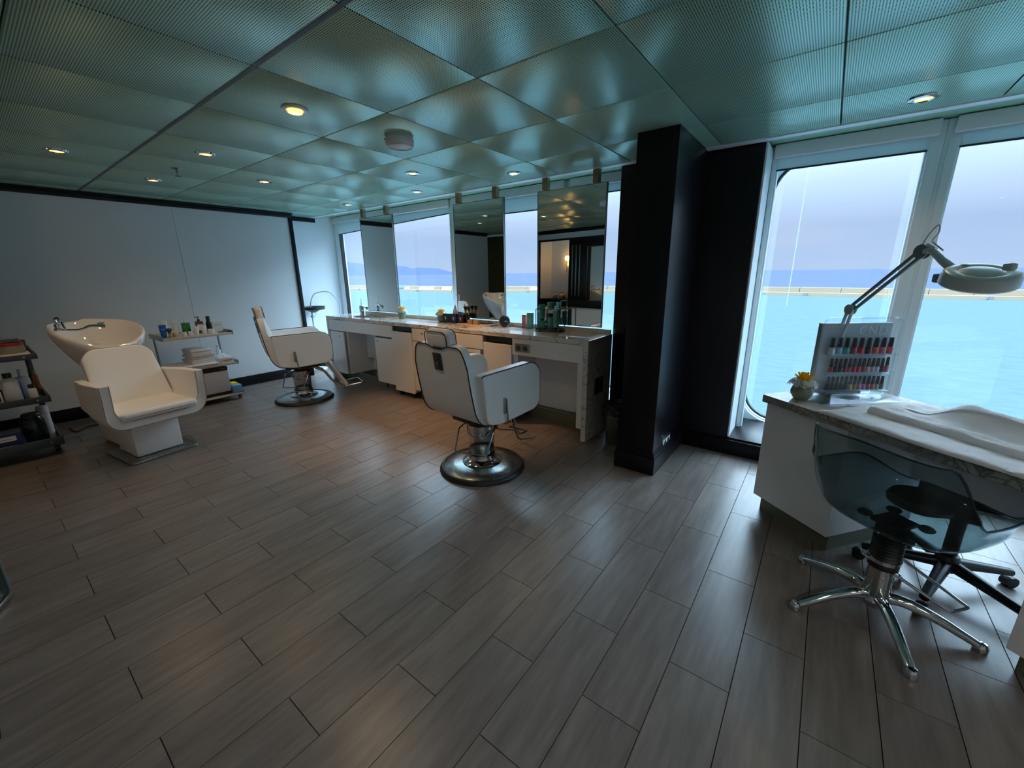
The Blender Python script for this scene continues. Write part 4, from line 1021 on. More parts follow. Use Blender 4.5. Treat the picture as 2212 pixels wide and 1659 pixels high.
bottle_item('green bottle of liquid with white pump on the top cart shelf', Vector((-5.57, 1.435, .782)), .036, .125, 'green', 'white', .02, .012, pump=True, rz=RF, square=True)
bottle_item('tiny olive dropper bottle behind the shaving brush', Vector((-5.42, 1.285, .782)), .016, .042, 'gold', 'white', .03, .007, rz=RF)
bottle_item('small white-label bottle with black cap, first of the short pair on the cart', Vector((-5.38, 1.362, .782)), .020, .050, 'paper', 'black', .022, .011, rz=RF)
bottle_item('small white-label bottle with black cap, second of the short pair on the cart', Vector((-5.385, 1.415, .782)), .020, .050, 'paper', 'black', .022, .011, rz=RF)
bottle_item('clear pump bottle half full of brown liquid on the top cart shelf', Vector((-5.55, 1.555, .782)), .034, .130, 'amber', 'black', .022, .014, pump=True, rz=RF, square=True, labelband='paper')
tube_item('short white tube with dark ring in the middle of the top cart shelf', Vector((-5.385, 1.475, .782)), .095, .046, 'paper', 'paper', RF)
bottle_item('tall black bottle with black cap on the top cart shelf', Vector((-5.53, 1.64, .782)), .028, .125, 'black', 'black', .055, .019, rz=RF)
tube_item('short white tube in front of the tall black bottle', Vector((-5.40, 1.545, .782)), .095, .046, 'paper', 'paper', RF)
jar_item('low cream jar with white lid at the right of the top cart shelf', Vector((-5.385, 1.605, .782)), .030, .05, 'paper', 'white')
box_item('square white display card box at the right end of the top cart shelf', Vector((-5.56, 1.725, .782)), .115, .03, .115, 'paper', RF)
box_item('flat black tin lying at the right front of the top cart shelf', Vector((-5.40, 1.70, .782)), .05, .035, .008, 'black', RF+.3, name='tin', prints=False)
box_item('flat grey tin lying at the right end of the top cart shelf', Vector((-5.44, 1.755, .782)), .04, .03, .007, 'steel', RF-.3, name='tin', prints=False)

# ============================================================ DARK GREY CART (left edge)
dc = thing('utility_cart', 'dark grey plastic three-tier cart cut by the left picture edge', 'cart', (0, 0, 0))
X0, X1, Y0, Y1 = -5.36, -4.80, -.20, .272
for z, hgt_ in ((.835, .042), (.497, .05), (.155, .07)):
    tr = B(); tr.bx(X0, X1, Y0, Y1, z-hgt_, z-hgt_+.012, .003); to = tr.go('tray', 'cart', dc)
    B().bx(X1-.016, X1, Y0, Y1, z-hgt_, z, .005).bx(X0, X0+.016, Y0, Y1, z-hgt_, z+.01, .005).bx(X0, X1, Y1-.016, Y1, z-hgt_, z, .005).bx(X0, X1, Y0, Y0+.016, z-hgt_, z, .005).go('rim', 'cart', to)
    B().cyl((X1-.001, Y1-.07, z-hgt_/2), (X1+.003, Y1-.07, z-hgt_/2), .007, n=12).go('bolt', 'steel', to)
for x in (X0+.03,):
    for y in (Y0+.03, Y1-.03): B().bx(x-.018, x+.018, y-.018, y+.018, .08, .90, .005).go('post', 'cart', dc)
for x in (X0+.06, X1-.13):
    for y in (Y0+.06, Y1-.04):
        c_ = B().cyl((x, y-.014, .034), (x, y+.014, .034), .034, n=18).go('caster', 'black', dc)
        B().bx(x-.018, x+.018, y-.022, y+.022, .05, .086, .004).go('fork', 'black', c_)
def onx(px, py, x): q_ = atx(px, py, x); return q_
Z1, Z2, Z3 = .806, .460, .098
t_ = thing('storage_tub', 'clear round tub with red lid on the top tier of the dark cart', 'tub', (-5.06, .155, Z1+.022))
B().lathe([(0, 0), (.078, 0), (.082, .01), (.074, .062), (0, .062)], n=32).go('tub', 'kraft', t_)
B().lathe([(.082, .002), (.086, .012), (.078, .066)], n=32).go('wall', 'clear', t_)
B().lathe([(0, .084), (.072, .084), (.078, .080), (.078, .062), (0, .062)], n=32).go('lid', 'red', t_)
t_ = thing('white_tray', 'flat white tray under the red-lidded tub', 'tray', (-5.03, .155, Z1-.0)); B().bx(-.12, .12, -.095, .095, -.001, .021, .004).go('tray', 'paper', t_)
t_ = thing('dark_case', 'flat dark case lying on the red lid', 'case', (-5.06, .15, Z1+.106)); B().bx(-.06, .06, -.075, .065, 0, .024, .004).go('case', 'cart', t_); B().bx(-.0605, .0605, -.0755, .0655, .010, .013).go('seam', 'lampd', t_)
t_ = thing('metal_clip', 'shiny metal tool resting on the dark case', 'tool', (-5.06, .155, Z1+.130)); B().bx(-.03, .03, -.05, .045, 0, .008, .003).bx(-.02, .02, -.045, -.02, .006, .014, .003).go('body', 'chrome', t_)
bottle_item('light blue translucent bottle left of the red-lidded tub', Vector((-5.02, .02, Z1)), .05, .10, 'ltblue', 'navy', .02, .03)
box_item('small navy box at the edge of the top tier', Vector((-4.90, .02, Z1)), .10, .08, .045, 'navy2', RF, prints=False)
bottle_item('big white bottle with black cap on the middle tier of the dark cart', Vector((-4.92, .095, Z2)), .046, .20, 'paper', 'black', .035, .024)
bottle_item('big white nozzle bottle behind, on the middle tier of the dark cart', Vector((-5.06, .165, Z2)), .045, .185, 'paper', 'paper', .05, .012)
bottle_item('slim blue bottle between the two big white bottles', Vector((-5.00, .135, Z2)), .018, .16, 'blue', 'white', .02, .008)
bottle_item('small white bottle with black cap at the right of the middle tier', Vector((-4.88, .195, Z2)), .024, .105, 'paper', 'black', .028, .018)
bottle_item('amber bottle with green cap behind the nozzle bottle', Vector((-5.18, .235, Z2)), .026, .18, 'amber', 'green', .022, .022)
box_item('low white tray box on the middle tier of the dark cart', Vector((-4.99, .215, Z2)), .10, .30, .035, 'paper', RF, prints=False) if False else None
t_ = thing('label_box', 'white box with dark blue panel at the left edge of the middle tier', 'box', (-4.93, .005, Z2)); B().bx(-.04, .04, -.05, .035, 0, .10, .002).go('carton', 'paper', t_); B().bx(.0401, .0407, -.03, .025, .03, .08).go('panel', 'navy', t_)
t_ = thing('paper_stack', 'short stack of white cards on the middle tier beside the small bottle', 'cards', (-5.12, .14, Z2)); 
for k in range(4): B().box((0, 0, .006+k*.011), (.13, .07, .010), .001, rot=random.uniform(-.04, .04)).go('card', 'paper', t_)
t_ = thing('jar', 'large dark glass jar with lid on the lowest tier of the dark cart', 'jar', (-4.93, .145, Z3))
B().lathe([(0, .004), (.062, .004), (.066, .015), (.066, .20), (.055, .225), (.05, .235)], n=28).go('glass', 'jarglass', t_); B().lathe([(0, .262), (.048, .26), (.054, .25), (.054, .232), (0, .232)], n=24).go('lid', 'black', t_)
t_ = thing('white_canister', 'tall white canister on the lowest tier of the dark cart', 'canister', (-5.02, .216, Z3)); B().lathe([(0, 0), (.034, 0), (.036, .006), (.036, .27), (.030, .285), (0, .287)], n=28).go('body', 'paper', t_); B().lathe([(.0365, .225), (.0365, .228)], n=28).go('ring', 'lampd', t_)
for k in range(2):
    box_item(('upper' if k else 'lower')+' blue and white printed carton on the lowest tier of the dark cart', Vector((-4.90, -.012, Z3+k*.075)), .16, .12, .072, 'navy', RF, name='carton', prints=False)
    p_ = [o_ for o_ in bpy.data.objects if o_.name.startswith('carton') and o_.type == 'EMPTY'][-1]
    B().bx(-.07, .05, -.0606, -.0601, .015, .052).go('white_label', 'paper', p_, smooth=False)
    B().bx(-.06, .03, -.0610, -.0606, .030, .034).go('print_line', 'lampd', p_, smooth=False)
t_ = thing('plastic_bag', 'crumpled translucent plastic bag behind the white canister', 'bag', (-5.16, .195, Z3))
pb = B(); random.seed(9)
rows = [[((.035+.018*math.sin(j*.9))*(1+random.uniform(-.18, .18))*math.cos(2*PI*i/14)*(1 if j < 6 else .3), (.035+.01*math.sin(j*.9))*(1+random.uniform(-.18, .18))*math.sin(2*PI*i/14)*(1 if j < 6 else .3), .02*j) for i in range(14)] for j in range(8)]
V_ = pb.grid(rows, closeu=True); pb.b.faces.new(V_[0][::-1]); pb.b.faces.new(V_[-1]); pb.go('film', 'clear', t_)

# chrome framed panel corner cut by the left picture edge
q = at(24, 1283, .02)
t_ = thing('glass_panel', 'chrome edged dark glass panel corner at the left picture edge', 'panel', (q.x, q.y, 0))
dv = (Vector((q.x, q.y)) - Vector((-1.1, -.12))); a_ = math.atan2(-.22, .45)
B().box((.20, -.10, .022), (.46, .018, .022), .004, rot=a_).go('bottom_rail', 'chrome', t_)
B().box((-.004, .0, .17), (.014, .014, .30), .003).go('corner_rail', 'lampd', t_); B().box((.20, -.10, .18), (.44, .008, .28), .002, rot=a_).go('pane', 'jarglass', t_)

# ============================================================ MANICURE DESK
DA = math.radians(-37.8); DO = Vector((.174, 2.345, 0)); DZ = .72
EX = Vector((math.cos(DA), math.sin(DA), 0)); EY = Vector((-math.sin(DA), math.cos(DA), 0))
def dk(t_, d_, z_=0): return DO+EX*t_+EY*d_+Vector((0, 0, z_))
md = thing('manicure_desk', 'white manicure desk with grey marble edge, towels and nail polish rack on top', 'desk', tuple(DO), DA)
B().bx(-.45, 1.16, -.035, .615, DZ-.0015, DZ, 0).go('top_face', 'marble', md, smooth=False)
B().bx(-.45, 1.16, -.035, .615, DZ-.042, DZ-.0015, .002, seg=1).go('top_edge', 'marbled', md, smooth=False)
B().bx(-.444, 0, 0, .018, .10, DZ-.043, .001, seg=1).go('left_front', 'lam', md, smooth=False)
B().bx(-.444, -.426, .018, .58, .10, DZ-.043).bx(-.426, -.02, .56, .58, .10, DZ-.043).bx(-.426, -.018, .02, .56, .10, .118).go('left_carcass', 'lam', md, smooth=False)
B().bx(-.018, 0, .018, .58, .10, DZ-.043).go('left_inner_side', 'lam', md, smooth=False)
B().bx(-.43, -.02, .05, .53, 0, .10).go('toe_kick', 'kick', md, smooth=False)
B().bx(.647, 1.13, 0, .018, .10, DZ-.043, .001, seg=1).go('right_front', 'lam', md, smooth=False)
B().bx(.647, .665, .018, .58, .10, DZ-.043).bx(.665, 1.13, .56, .58, .10, DZ-.043).bx(1.112, 1.13, .018, .56, .10, DZ-.043).go('right_carcass', 'lam', md, smooth=False)
B().bx(.667, 1.11, .05, .53, 0, .10).go('toe_kick', 'kick', md, smooth=False)
B().bx(0, .647, .50, .518, .36, DZ-.043, .001, seg=1).go('apron', 'lam', md, smooth=False)
B().bx(.30, .42, .485, .50, .585, .625, .004).go('socket_block', 'paper', md)
B().tube(smooth_path([(.02, .49, .66), (.12, .48, .635), (.24, .485, .61), (.31, .492, .605)], 6), .0035, 8).tube(smooth_path([(.41, .49, .60), (.50, .48, .575), (.60, .49, .60), (.64, .49, .66)], 6), .0035, 8).go('cable', 'black', md)

# --- towels on the desk
def cloth(name, label, fn, fn2, nu, nv, m, group=None):
    b_ = B(); b_.shell(fn, fn2, nu, nv); o = b_.go(name, m, None, sharp=80); return tag(o, label, 'towel', group)
random.seed(21)
def nz2(a, b_): return math.sin(a*7.1+b_*3.7)*math.sin(b_*9.3-a*2.1)
def low(u_, v_, off):
    t_ = -.125+u_*1.20+.03*v_; d_ = -.048+v_*.60
    z_ = DZ+.003+off+.0025*(1+nz2(u_*6, v_*4))*(1 if off else 0)
    if off: z_ += 0
    e_ = min(u_, v_, 1-v_); 
    if off and e_ < .03: z_ -= .006*(1-e_/.03)
    return dk(t_+.006*math.sin(v_*11), d_+.006*math.sin(u_*13), z_)
cloth('towel', 'white terry towel spread flat over the manicure desk', lambda a, c: low(a, c, .012), lambda a, c: low(a, c, 0), 60, 30, 'towel')
def up_(u_, v_, off):
    t_ = -.02+u_*1.08; d_ = .10+v_*.40+.02*(1-u_)*(v_ < .5)
    base = DZ+.018
    hem = .018*math.exp(-((v_-.045)/.04)**2)
    moundx = sstep(.03, .20, u_-.12*(1-v_))
    mound = .085*math.exp(-((v_-.56)/.20)**2)*moundx*(1+.12*math.sin(u_*9+1))
    z_ = base+off*(.010+hem+mound+.004*nz2(u_*5, v_*3)+.008*math.exp(-((v_-.16-.1*u_)/.035)**2)*sstep(0.1, .3, u_))
    return dk(t_, d_+.012*math.sin(u_*8+v_), z_)
cloth('towel', 'folded towel with puffed up middle and rolled hem, lying on the flat desk towel', lambda a, c: up_(a, c, 1), lambda a, c: up_(a, c, 0), 70, 44, 'towel')

# --- flower pots
def ctp(px, py, ymax):
    q_ = at(px, py, CT)
    if q_.y > ymax: q_ = aty(px, py, ymax)
    q_.z = CT; return q_
def flower_pot(label, pos, sc_, group, rz=0):
    t_ = thing('flower_pot', label, 'flower pot', pos, rz, group)
    k = sc_
    B().lathe([(0, 0), (.030*k, 0), (.036*k, .004*k), (.050*k, .028*k), (.052*k, .045*k), (.046*k, .066*k), (.040*k, .082*k), (.038*k, .082*k), (.036*k, .070*k), (0, .068*k)], n=36).go('pot', 'pot', t_)
    ro_ = random.Random(4)
    # yellow rose of curled petals
    rb = B()
    for ring, (nn, r0, h0, h1, fl_) in enumerate(((3, .006, .104, .143, .002), (4, .014, .100, .147, .004), (6, .023, .098, .147, .006), (7, .031, .096, .143, .010), (9, .037, .092, .134, .018))):
        for i in range(nn):
            a0 = 2*PI*i/nn+ring*.5; w_ = 2*PI/nn*.72
            rows = []
            for a in range(5):
                v_ = a/4; row = []
                for c in range(6):
                    u_ = c/5-.5; an = a0+u_*w_*(.75+.25*math.sin(PI*v_)); rr = (r0*(.55+.45*v_)+fl_*.38*v_*v_+.003*math.cos(u_*PI))*k
                    row.append((rr*math.cos(an), rr*math.sin(an), (h0+(h1-h0)*v_-.006*(abs(u_)*2)**3*v_-.004*(v_ > .9))*k))
                rows.append(row)
            rb.grid(rows)
    rb.go('rose', 'yellow', t_, fix=False)
    # white hydrangea petals
    hb = B()
    for i in range(70):
        a = ro_.uniform(0, 2*PI); rr = ro_.uniform(.038, .066)*k; z = (.070+ro_.uniform(0, .024)+(.066*k-rr)*.5/k)*k
        c = Vector((rr*math.cos(a), rr*math.sin(a), z)); nrm = Vector((math.cos(a)*.8, math.sin(a)*.8, .6)).normalized()
        Q = nrm.to_track_quat('Z', 'Y').to_matrix().to_4x4() @ Matrix.Rotation(ro_.uniform(0, 6), 4, 'Z')
        for p_ in range(4):
            an = p_*PI/2; pts = [(0, 0, 0), (.010*math.cos(an-.6), .010*math.sin(an-.6), .003), (.0165*math.cos(an), .0165*math.sin(an), .0005), (.010*math.cos(an+.6), .010*math.sin(an+.6), .003)]
            vv = [hb.b.verts.new(c+Q @ (Vector(q)*k)) for q in pts]; hb.b.faces.new(vv)
    ho = hb.go('white_blossom', 'petal', t_, fix=False); ho['kind'] = 'stuff'
    return t_
fp = flower_pot('sage pot with yellow rose and white petals on the corner of the manicure desk', dk(-.325, .085, DZ), 1.0, 'yellow rose pots')
q = ctp(869, 686, 3.26); copy_tree(fp, (q.x, q.y, CT), 1.1, 'yellow rose pot on the marble worktop, right of the first hanging mirror', 'yellow rose pots')
q = ctp(954, 694, 3.26); copy_tree(fp, (q.x, q.y, CT), 2.3, 'yellow rose pot on the marble worktop, left of the tissue boxes', 'yellow rose pots')
for k, (tt_, zz) in enumerate(((.50, .86), (.66, .86), (.58, .86))):
    c = Vector((A0.x, A0.y, 0))+Matrix.Rotation(ang, 3, 'Z') @ Vector((tt_, -.07-.14*(k == 2), .86))
    copy_tree(fp, c, k, ('left front', 'right front', 'rear')[k]+' yellow rose pot on the dark niche ledge opposite the mirrors', 'yellow rose pots')

# --- nail polish rack
RA = math.radians(36.9); RO = Vector((.013, 2.663, 0)); RE = Vector((math.cos(RA), math.sin(RA), 0)); RN = Vector((-math.sin(RA), math.cos(RA), 0))
rk = thing('nail_polish_rack', 'clear acrylic nail polish rack with CND lettering on the manicure desk', 'display rack', tuple(RO), RA)
M['rackw'] = mat('white rack board', (186, 192, 204), .3)
def rxz(a, c, d): return (a, d, c)
pl_ = B(); pl_.prism(rrect(-.0, .405, .738, 1.146, .03, 6), rxz, .0, .006); pl_.go('front_plate', 'acrylic', rk)
B().tube([(x, .003, z) for x, z in rrect(.0, .405, .738, 1.146, .03, 6)], .0032, 8, closed=True).go('plate_edge', 'clear', rk)
B().bx(.018, .388, .035, .065, .752, 1.117, .004).go('board', 'rackw', rk)
for z in (.957, .857, .762):
    s1 = B().bx(.05, .40, -.018, .034, z-.004, z, .0015).go('shelf', 'acrylic', rk)
    B().bx(.05, .40, -.020, -.017, z-.004, z+.010, .001).go('lip', 'clear', s1)
for x in (.06, .30): B().bx(x, x+.05, .02, .05, .728, .752, .002).go('foot', 'acrylic', rk)
B().bx(-.035, .43, -.12, .13, .7215, .730, .003).go('base_plate', 'acrylic', rk)
B().bx(.10, .29, .03, .09, .7305, .748, .002).go('base_card', 'rackw', rk)
text_mesh('CND', .068, .0025, 'paper', rk, 'lettering', Matrix.Translation((.286, .0335, 1.075)) @ Matrix.Rotation(PI/2, 4, 'X'), -.0003)
cols = [[('clear white', (214, 218, 222)), ('pale blue', (150, 196, 224)), ('turquoise', (70, 160, 168)), ('raspberry', (176, 50, 84)), ('bright red', (196, 30, 38)), ('dark plum', (50, 18, 36)), ('coral orange', (222, 96, 70)), ('dusty pink', (206, 120, 144)), ('rose pink', (206, 96, 110))],
        [('brick red', (180, 40, 36)), ('blackberry', (44, 16, 34)), ('deep maroon', (52, 14, 30)), ('dark red', (150, 26, 34)), ('rosewood', (164, 50, 62)), ('crimson', (190, 10, 50)), ('cherry red', (206, 20, 56)), ('wine red', (138, 24, 30)), ('nude beige', (214, 170, 160)), ('mauve grey', (186, 160, 178)), ('pale lilac', (204, 190, 214)), ('smoky violet', (66, 48, 66)), ('warm pink', (200, 96, 116))],
        [('black', (10, 14, 20)), ('blue black', (12, 22, 36)), ('midnight', (16, 28, 48)), ('ink blue', (18, 30, 60)), ('dark petrol', (14, 34, 46)), ('straw gold', (200, 170, 100)), ('antique gold', (168, 140, 80)), ('blush pink', (212, 140, 158)), ('orchid', (190, 120, 190)), ('muted rose', (180, 76, 88)), ('salmon red', (204, 88, 88)), ('silver grey', (160, 172, 170)), ('taupe', (96, 84, 88))]]
geo = [(.957, .068, .373, 9, .0155, .038, .048), (.857, .083, .378, 13, .0108, .032, .044), (.762, .083, .372, 13, .0108, .031, .042)]
proto = {}
row_n = ('top', 'middle', 'bottom')
for r_, (z, s0, s1, nb_, rad, hb_, hc_) in enumerate(geo):
    for i in range(nb_):
        cn, cc = cols[r_][i]; s_ = s0+(s1-s0)*i/(nb_-1)
        tall = (r_ == 1 and i == 12)
        mm = mat('nail varnish '+cn, cc, .12, coat=.6)
        c = RO+RE*s_+RN*(.008)+Vector((0, 0, z+.0005))
        t_ = thing('nail_polish', '%s nail polish bottle with black cap on the %s shelf of the polish rack' % (cn, row_n[r_]), 'nail polish', tuple(c), RA, 'nail polishes on the rack')
        k = 1.18 if tall else 1
        B().lathe([(0, 0), (rad*.94, 0), (rad, .002), (rad, hb_*k*.80), (rad*.8, hb_*k*.94), (rad*.5, hb_*k), (0, hb_*k)], n=16).go('bottle', mm, t_)
        if r_ not in proto:
            b_ = B(); b_.lathe([(0, hc_), (rad*.52, hc_), (rad*.62, hc_-.002), (rad*.78, .001), (rad*.76, 0), (0, 0)], n=16); proto[r_] = b_.go('cap', 'black', t_); proto[r_].location = (0, 0, hb_*k)
        else:
            o_ = proto[r_].copy(); COL.objects.link(o_); o_.parent = t_; o_.location = (0, 0, hb_*k)
if True:
    q = thing('polish_tin', 'small round metal tin on the rack base, left edge of the polish rack', 'tin', tuple(RO+RE*(-.012)+RN*.03+Vector((0, 0, .7305))))
    B().lathe([(0, 0), (.009, 0), (.009, .026), (0, .026)], n=16).go('body', 'steel', q)

# --- magnifying lamp
J1 = Vector((.108, 2.743, 1.19)); J2 = Vector((.300, 2.526, 1.459)); LB = Vector((.055, 2.835, DZ)); HC = CP+ray(2119, 592)*1.5
ml = thing('magnifying_lamp', 'white magnifying lamp on jointed arms clamped behind the polish rack', 'lamp', tuple(LB))
def L(v): return Vector(v)-LB
B().lathe([(0, 0), (.05, 0), (.052, .006), (.048, .02), (.018, .026), (.016, .07), (0, .07)], n=28).go('base', 'lampw', ml)
side = (J2-J1).cross(Vector((0, 0, 1))).normalized()
def armpair(a, c, name, m):
    d = (c-a).normalized(); nrm = d.cross(side).normalized()
    b_ = B()
    for s_ in (-1, 1): b_.cyl(L(a)+nrm*s_*.013, L(c)+nrm*s_*.013, .0078, n=10)
    o = b_.go(name, m, ml); b2 = B()
    for s_ in (-1, 1):
        pts = []; a2 = L(a)+side*s_*.010+d*.06; c2 = L(a)+side*s_*.010+d*min(.20, (c-a).length*.6)
        for i in range(61): 
            f = i/60; an = f*2*PI*10; pts.append(a2.lerp(c2, f)+(nrm*math.cos(an)+side*math.sin(an))*.0035)
        b2.tube(pts, .0009, 5)
    b2.go('spring', 'chrome', o)
armpair(LB+Vector((0, 0, .08)), J1, 'lower_arm', 'lampw'); armpair(J1, J2, 'upper_arm', 'lampd')
for j, r_ in ((J1, .026), (J2, .030)):
    jo = B(); jo.cyl(L(j)-side*.012, L(j)-side*.006, r_, n=28).cyl(L(j)+side*.012, L(j)+side*.006, r_, n=28); jo.cyl(L(j)-side*.012, L(j)+side*.012, .010, n=12)
    o = jo.go('joint', 'lampw' if j is J1 else 'lampd', ml); B().cyl(L(j)-side*.015, L(j)-side*.0115, .006, n=12).go('screw', 'black', o)
hd = (HC-J2); hdn = Vector((hd.x, hd.y, 0)).normalized()
N1 = J2+hdn*.045+Vector((0, 0, .004)); N2 = HC-hdn*.105+Vector((0, 0, .010))
B().tube([L(J2)+hdn*.015, L(N1), L((N1+N2)/2)+Vector((0, 0, -.004)), L(N2)], .012, 12, rads=[.013, .013, .015, .018]).cyl(L(N1)-side*.02+Vector((0, 0, .006)), L(N1)+side*.025+Vector((0, 0, .022)), .005, n=10).go('neck', 'lampw', ml)
T = Matrix.Rotation(math.radians(4), 3, side)
headm = Matrix.Translation(L(HC)) @ Vector((.03, -.30, .95)).to_track_quat('Z', 'Y').to_matrix().to_4x4()
RH = .106
hb = B(); hb.lathe([(.064, .010), (.072, .012), (.096, .011), (.102, .006), (RH, -.010), (RH+.001, -.034), (RH-.006, -.040), (.076, -.040), (.070, -.034), (.064, .006), (.064, .010)], n=64, rot=headm.to_3x3().to_4x4(), c=tuple(L(HC)))
hdo = hb.go('lamp_head', 'lampw', ml, sharp=40)
B().lathe([(0, .018), (.04, .016), (.055, .012), (.066, .008), (.066, .006), (0, .004)], n=48, rot=headm.to_3x3().to_4x4(), c=tuple(L(HC))).go('lens_cover', 'lampw', hdo, sharp=50)
xa = hdn; ya = side
for s_, dd_ in ((-1, -xa*.08), (1, xa*.070+ya*(-.03))):
    B().box(tuple(L(HC)+dd_+Vector((0, 0, .024))), (.036, .022, .026), .007, rot=math.atan2(xa.y, xa.x)).go('hinge_tab', 'lampw', hdo)
B().box(tuple(L(HC)-hdn*.128+Vector((0, 0, -.016))), (.055, .085, .036), .008, rot=math.atan2(hdn.y, hdn.x)).go('switch_box', 'lampd', ml)
B().tube(smooth_path([L(J2)-hdn*.01+Vector((0, 0, .025)), L(J2)+Vector((.0, -.0, .05)), L(J2)+Vector((.015, -.0, .085)), L(J2)+Vector((.03, -.005, .105)), L(J2)+Vector((.034, -.01, .075)), L(J2)+Vector((.02, -.01, .045)), L(J2)+hdn*.05+Vector((0, 0, .03)), L(J2)+hdn*.10+Vector((0, 0, .0))], 6), .0028, 8).go('cable_loop', 'lampw', ml)

# --- clear swivel chair
SC = Vector((.345, 2.03, 0)); SR = math.radians(52.2)
st = thing('swivel_chair', 'smoked transparent tub swivel chair with chrome star base, at the manicure desk', 'chair', tuple(SC), SR)
def rimh(f):   # f 0 front .. 1 back
    return .500+.085*sstep(.16, .36, f)+.20*sstep(.60, .75, f)+.012*sstep(.75, 1, f)
def tub(phi, s_, off):
    f = abs(phi)/PI
    ax = .235 if abs(phi) > PI/2 else .30; ay = .270
    n_ = 2.7
    cc, ss = math.cos(phi), math.sin(phi); k = (abs(cc/1)**n_+abs(ss/1)**n_)**(-1/n_)
    rim = rimh(f)
    prof = [(0, 0), (.35, .003), (.62, .010), (.76, .026), (.86, .065), (.92, .14)]
    hz = rim-.445
    if s_ < .62:
        q = s_/.62*.80; 
        rr = q; z = .445+.012*(q**2)+.0
    else:
        g = (s_-.62)/.38; rr = .80+.16*math.sin(min(1, g*1.6)*PI/2)+.05*g+.055*sstep(.72, 1, g)*(1 if f < .66 else .55); z = .4527+(hz-.008)*(g**1.25)
    rr -= off*1.3; z += off*(1 if s_ < .62 else .1)
    return Vector((cc*k*ax*rr-.02*(f > .5)*sstep(.5, .8, f)*sstep(.6, 1, s_), ss*k*ay*rr, z))
tb_ = B(); nph = 96; rows = []
for j in range(27): rows.append([tub(-PI+2*PI*i/nph, max(.02, j/26), 0) for i in range(nph)])
for j in range(26, -1, -1): rows.append([tub(-PI+2*PI*i/nph, max(.02, j/26), .005) for i in range(nph)])
V_ = tb_.grid(rows, closeu=True); tb_.b.faces.new(V_[0][::-1]); tb_.b.faces.new(V_[-1]); tbo = tb_.go('tub_shell', 'smoke', st, sharp=70)
B().tube([tub(-PI+2*PI*i/nph, 1, .0025) for i in range(nph)], .0042, 6, closed=True).go('rim_edge', 'jarglass', tbo)
for a in (.6, 2.2, 3.8, 5.2): B().lathe([(0, .4425), (.022, .4425), (.026, .437), (.022, .43), (0, .43)], c=(.09*math.cos(a), .09*math.sin(a), 0), n=20).go('fixing_disc', 'black', tbo)
B().bx(-.06, .06, -.05, .05, .418, .436, .006).go('seat_plate', 'black', st)
be = [(0, .425), (.046, .425)]
for i in range(12): z = .42-i*.0135; be += [(.052, z), (.046, z-.007)]
be += [(.046, .256), (.050, .25), (.050, .225), (0, .222)]
B().lathe(be, n=32).go('bellows', 'rubber', st, sharp=70)
B().lathe([(0, .235), (.042, .235), (.047, .06), (.044, .045), (0, .045)], n=32).go('column', 'chrome', st)
B().lathe([(0, .05), (.05, .052), (.056, .075), (.048, .095), (0, .095)], n=32).go('hub', 'chrome', st)
for a in (214.6, 142.6, 286.6, 358.6, 70.6):
    a = math.radians(a)-SR; d = Vector((math.cos(a), math.sin(a), 0))
    pts = smooth_path([d*.03+Vector((0, 0, .085)), d*.09+Vector((0, 0, .092)), d*.18+Vector((0, 0, .072)), d*.26+Vector((0, 0, .042)), d*.305+Vector((0, 0, .024))], 5)
    lo_ = B().tube(pts, .018, 14, rads=[.024-.009*(i/(len(pts)-1)) for i in range(len(pts))]).go('leg', 'chrome', st)
    B().lathe([(0, 0), (.02, 0), (.022, .006), (.022, .022), (.014, .036), (0, .040)], c=tuple(d*.312), n=20).go('glide', 'chrome', lo_)
W2 = Matrix.Rotation(-SR, 3, 'Z')
def loc_(v): return W2 @ (Vector(v)-SC)
p_a, p_b, p_c, p_d = at(1862, 1194, .262), at(2054, 1323, .12), at(2093, 1313, .125), at(1937, 1199, .262)
B().tube(rp3([loc_(p_a)+Vector((0, 0, .01)), loc_(p_a), loc_(p_b), loc_(p_c), loc_(p_d), loc_(p_d)+Vector((0, 0, .008))], .012), .006, 10).go('foot_loop', 'chrome', st)
B().lathe([(.050, .27), (.054, .268), (.054, .252), (.050, .25)], n=28).go('loop_collar', 'chrome', st)

# --- black technician stool under the desk
KC = Vector((.606, 2.411, 0)); ks = thing('technician_stool', 'black five-star caster stool in the knee space behind the transparent chair', 'stool', tuple(KC), 0)
for a in (250, 322, 34, 106, 178):
    a = math.radians(a); d = Vector((math.cos(a), math.sin(a), 0))
    lo_ = B().tube([d*.02+Vector((0, 0, .115)), d*.15+Vector((0, 0, .095)), d*.285+Vector((0, 0, .072))], .02, 12, rads=[.028, .022, .017]).go('leg', 'black', ks)
    c_ = B().cyl(d*.29+Vector((-d.y*.018, d.x*.018, .026)), d*.29+Vector((d.y*.018, -d.x*.018, .026)), .026, n=18).go('caster', 'rubber', lo_)
B().lathe([(0, .085), (.038, .085), (.042, .14), (.034, .16), (.026, .165), (.026, .36), (.03, .37), (0, .37)], n=28).go('gas_column', 'black', ks)
B().bx(-.18, .04, -.10, .03, .365, .39, .006).go('seat_plate', 'black', ks)
B().lathe([(0, .388), (.09, .388), (.108, .398), (.112, .415), (.102, .435), (.07, .447), (0, .45)], n=48, c=(-.15, -.085, 0)).go('seat', 'rubber', ks)

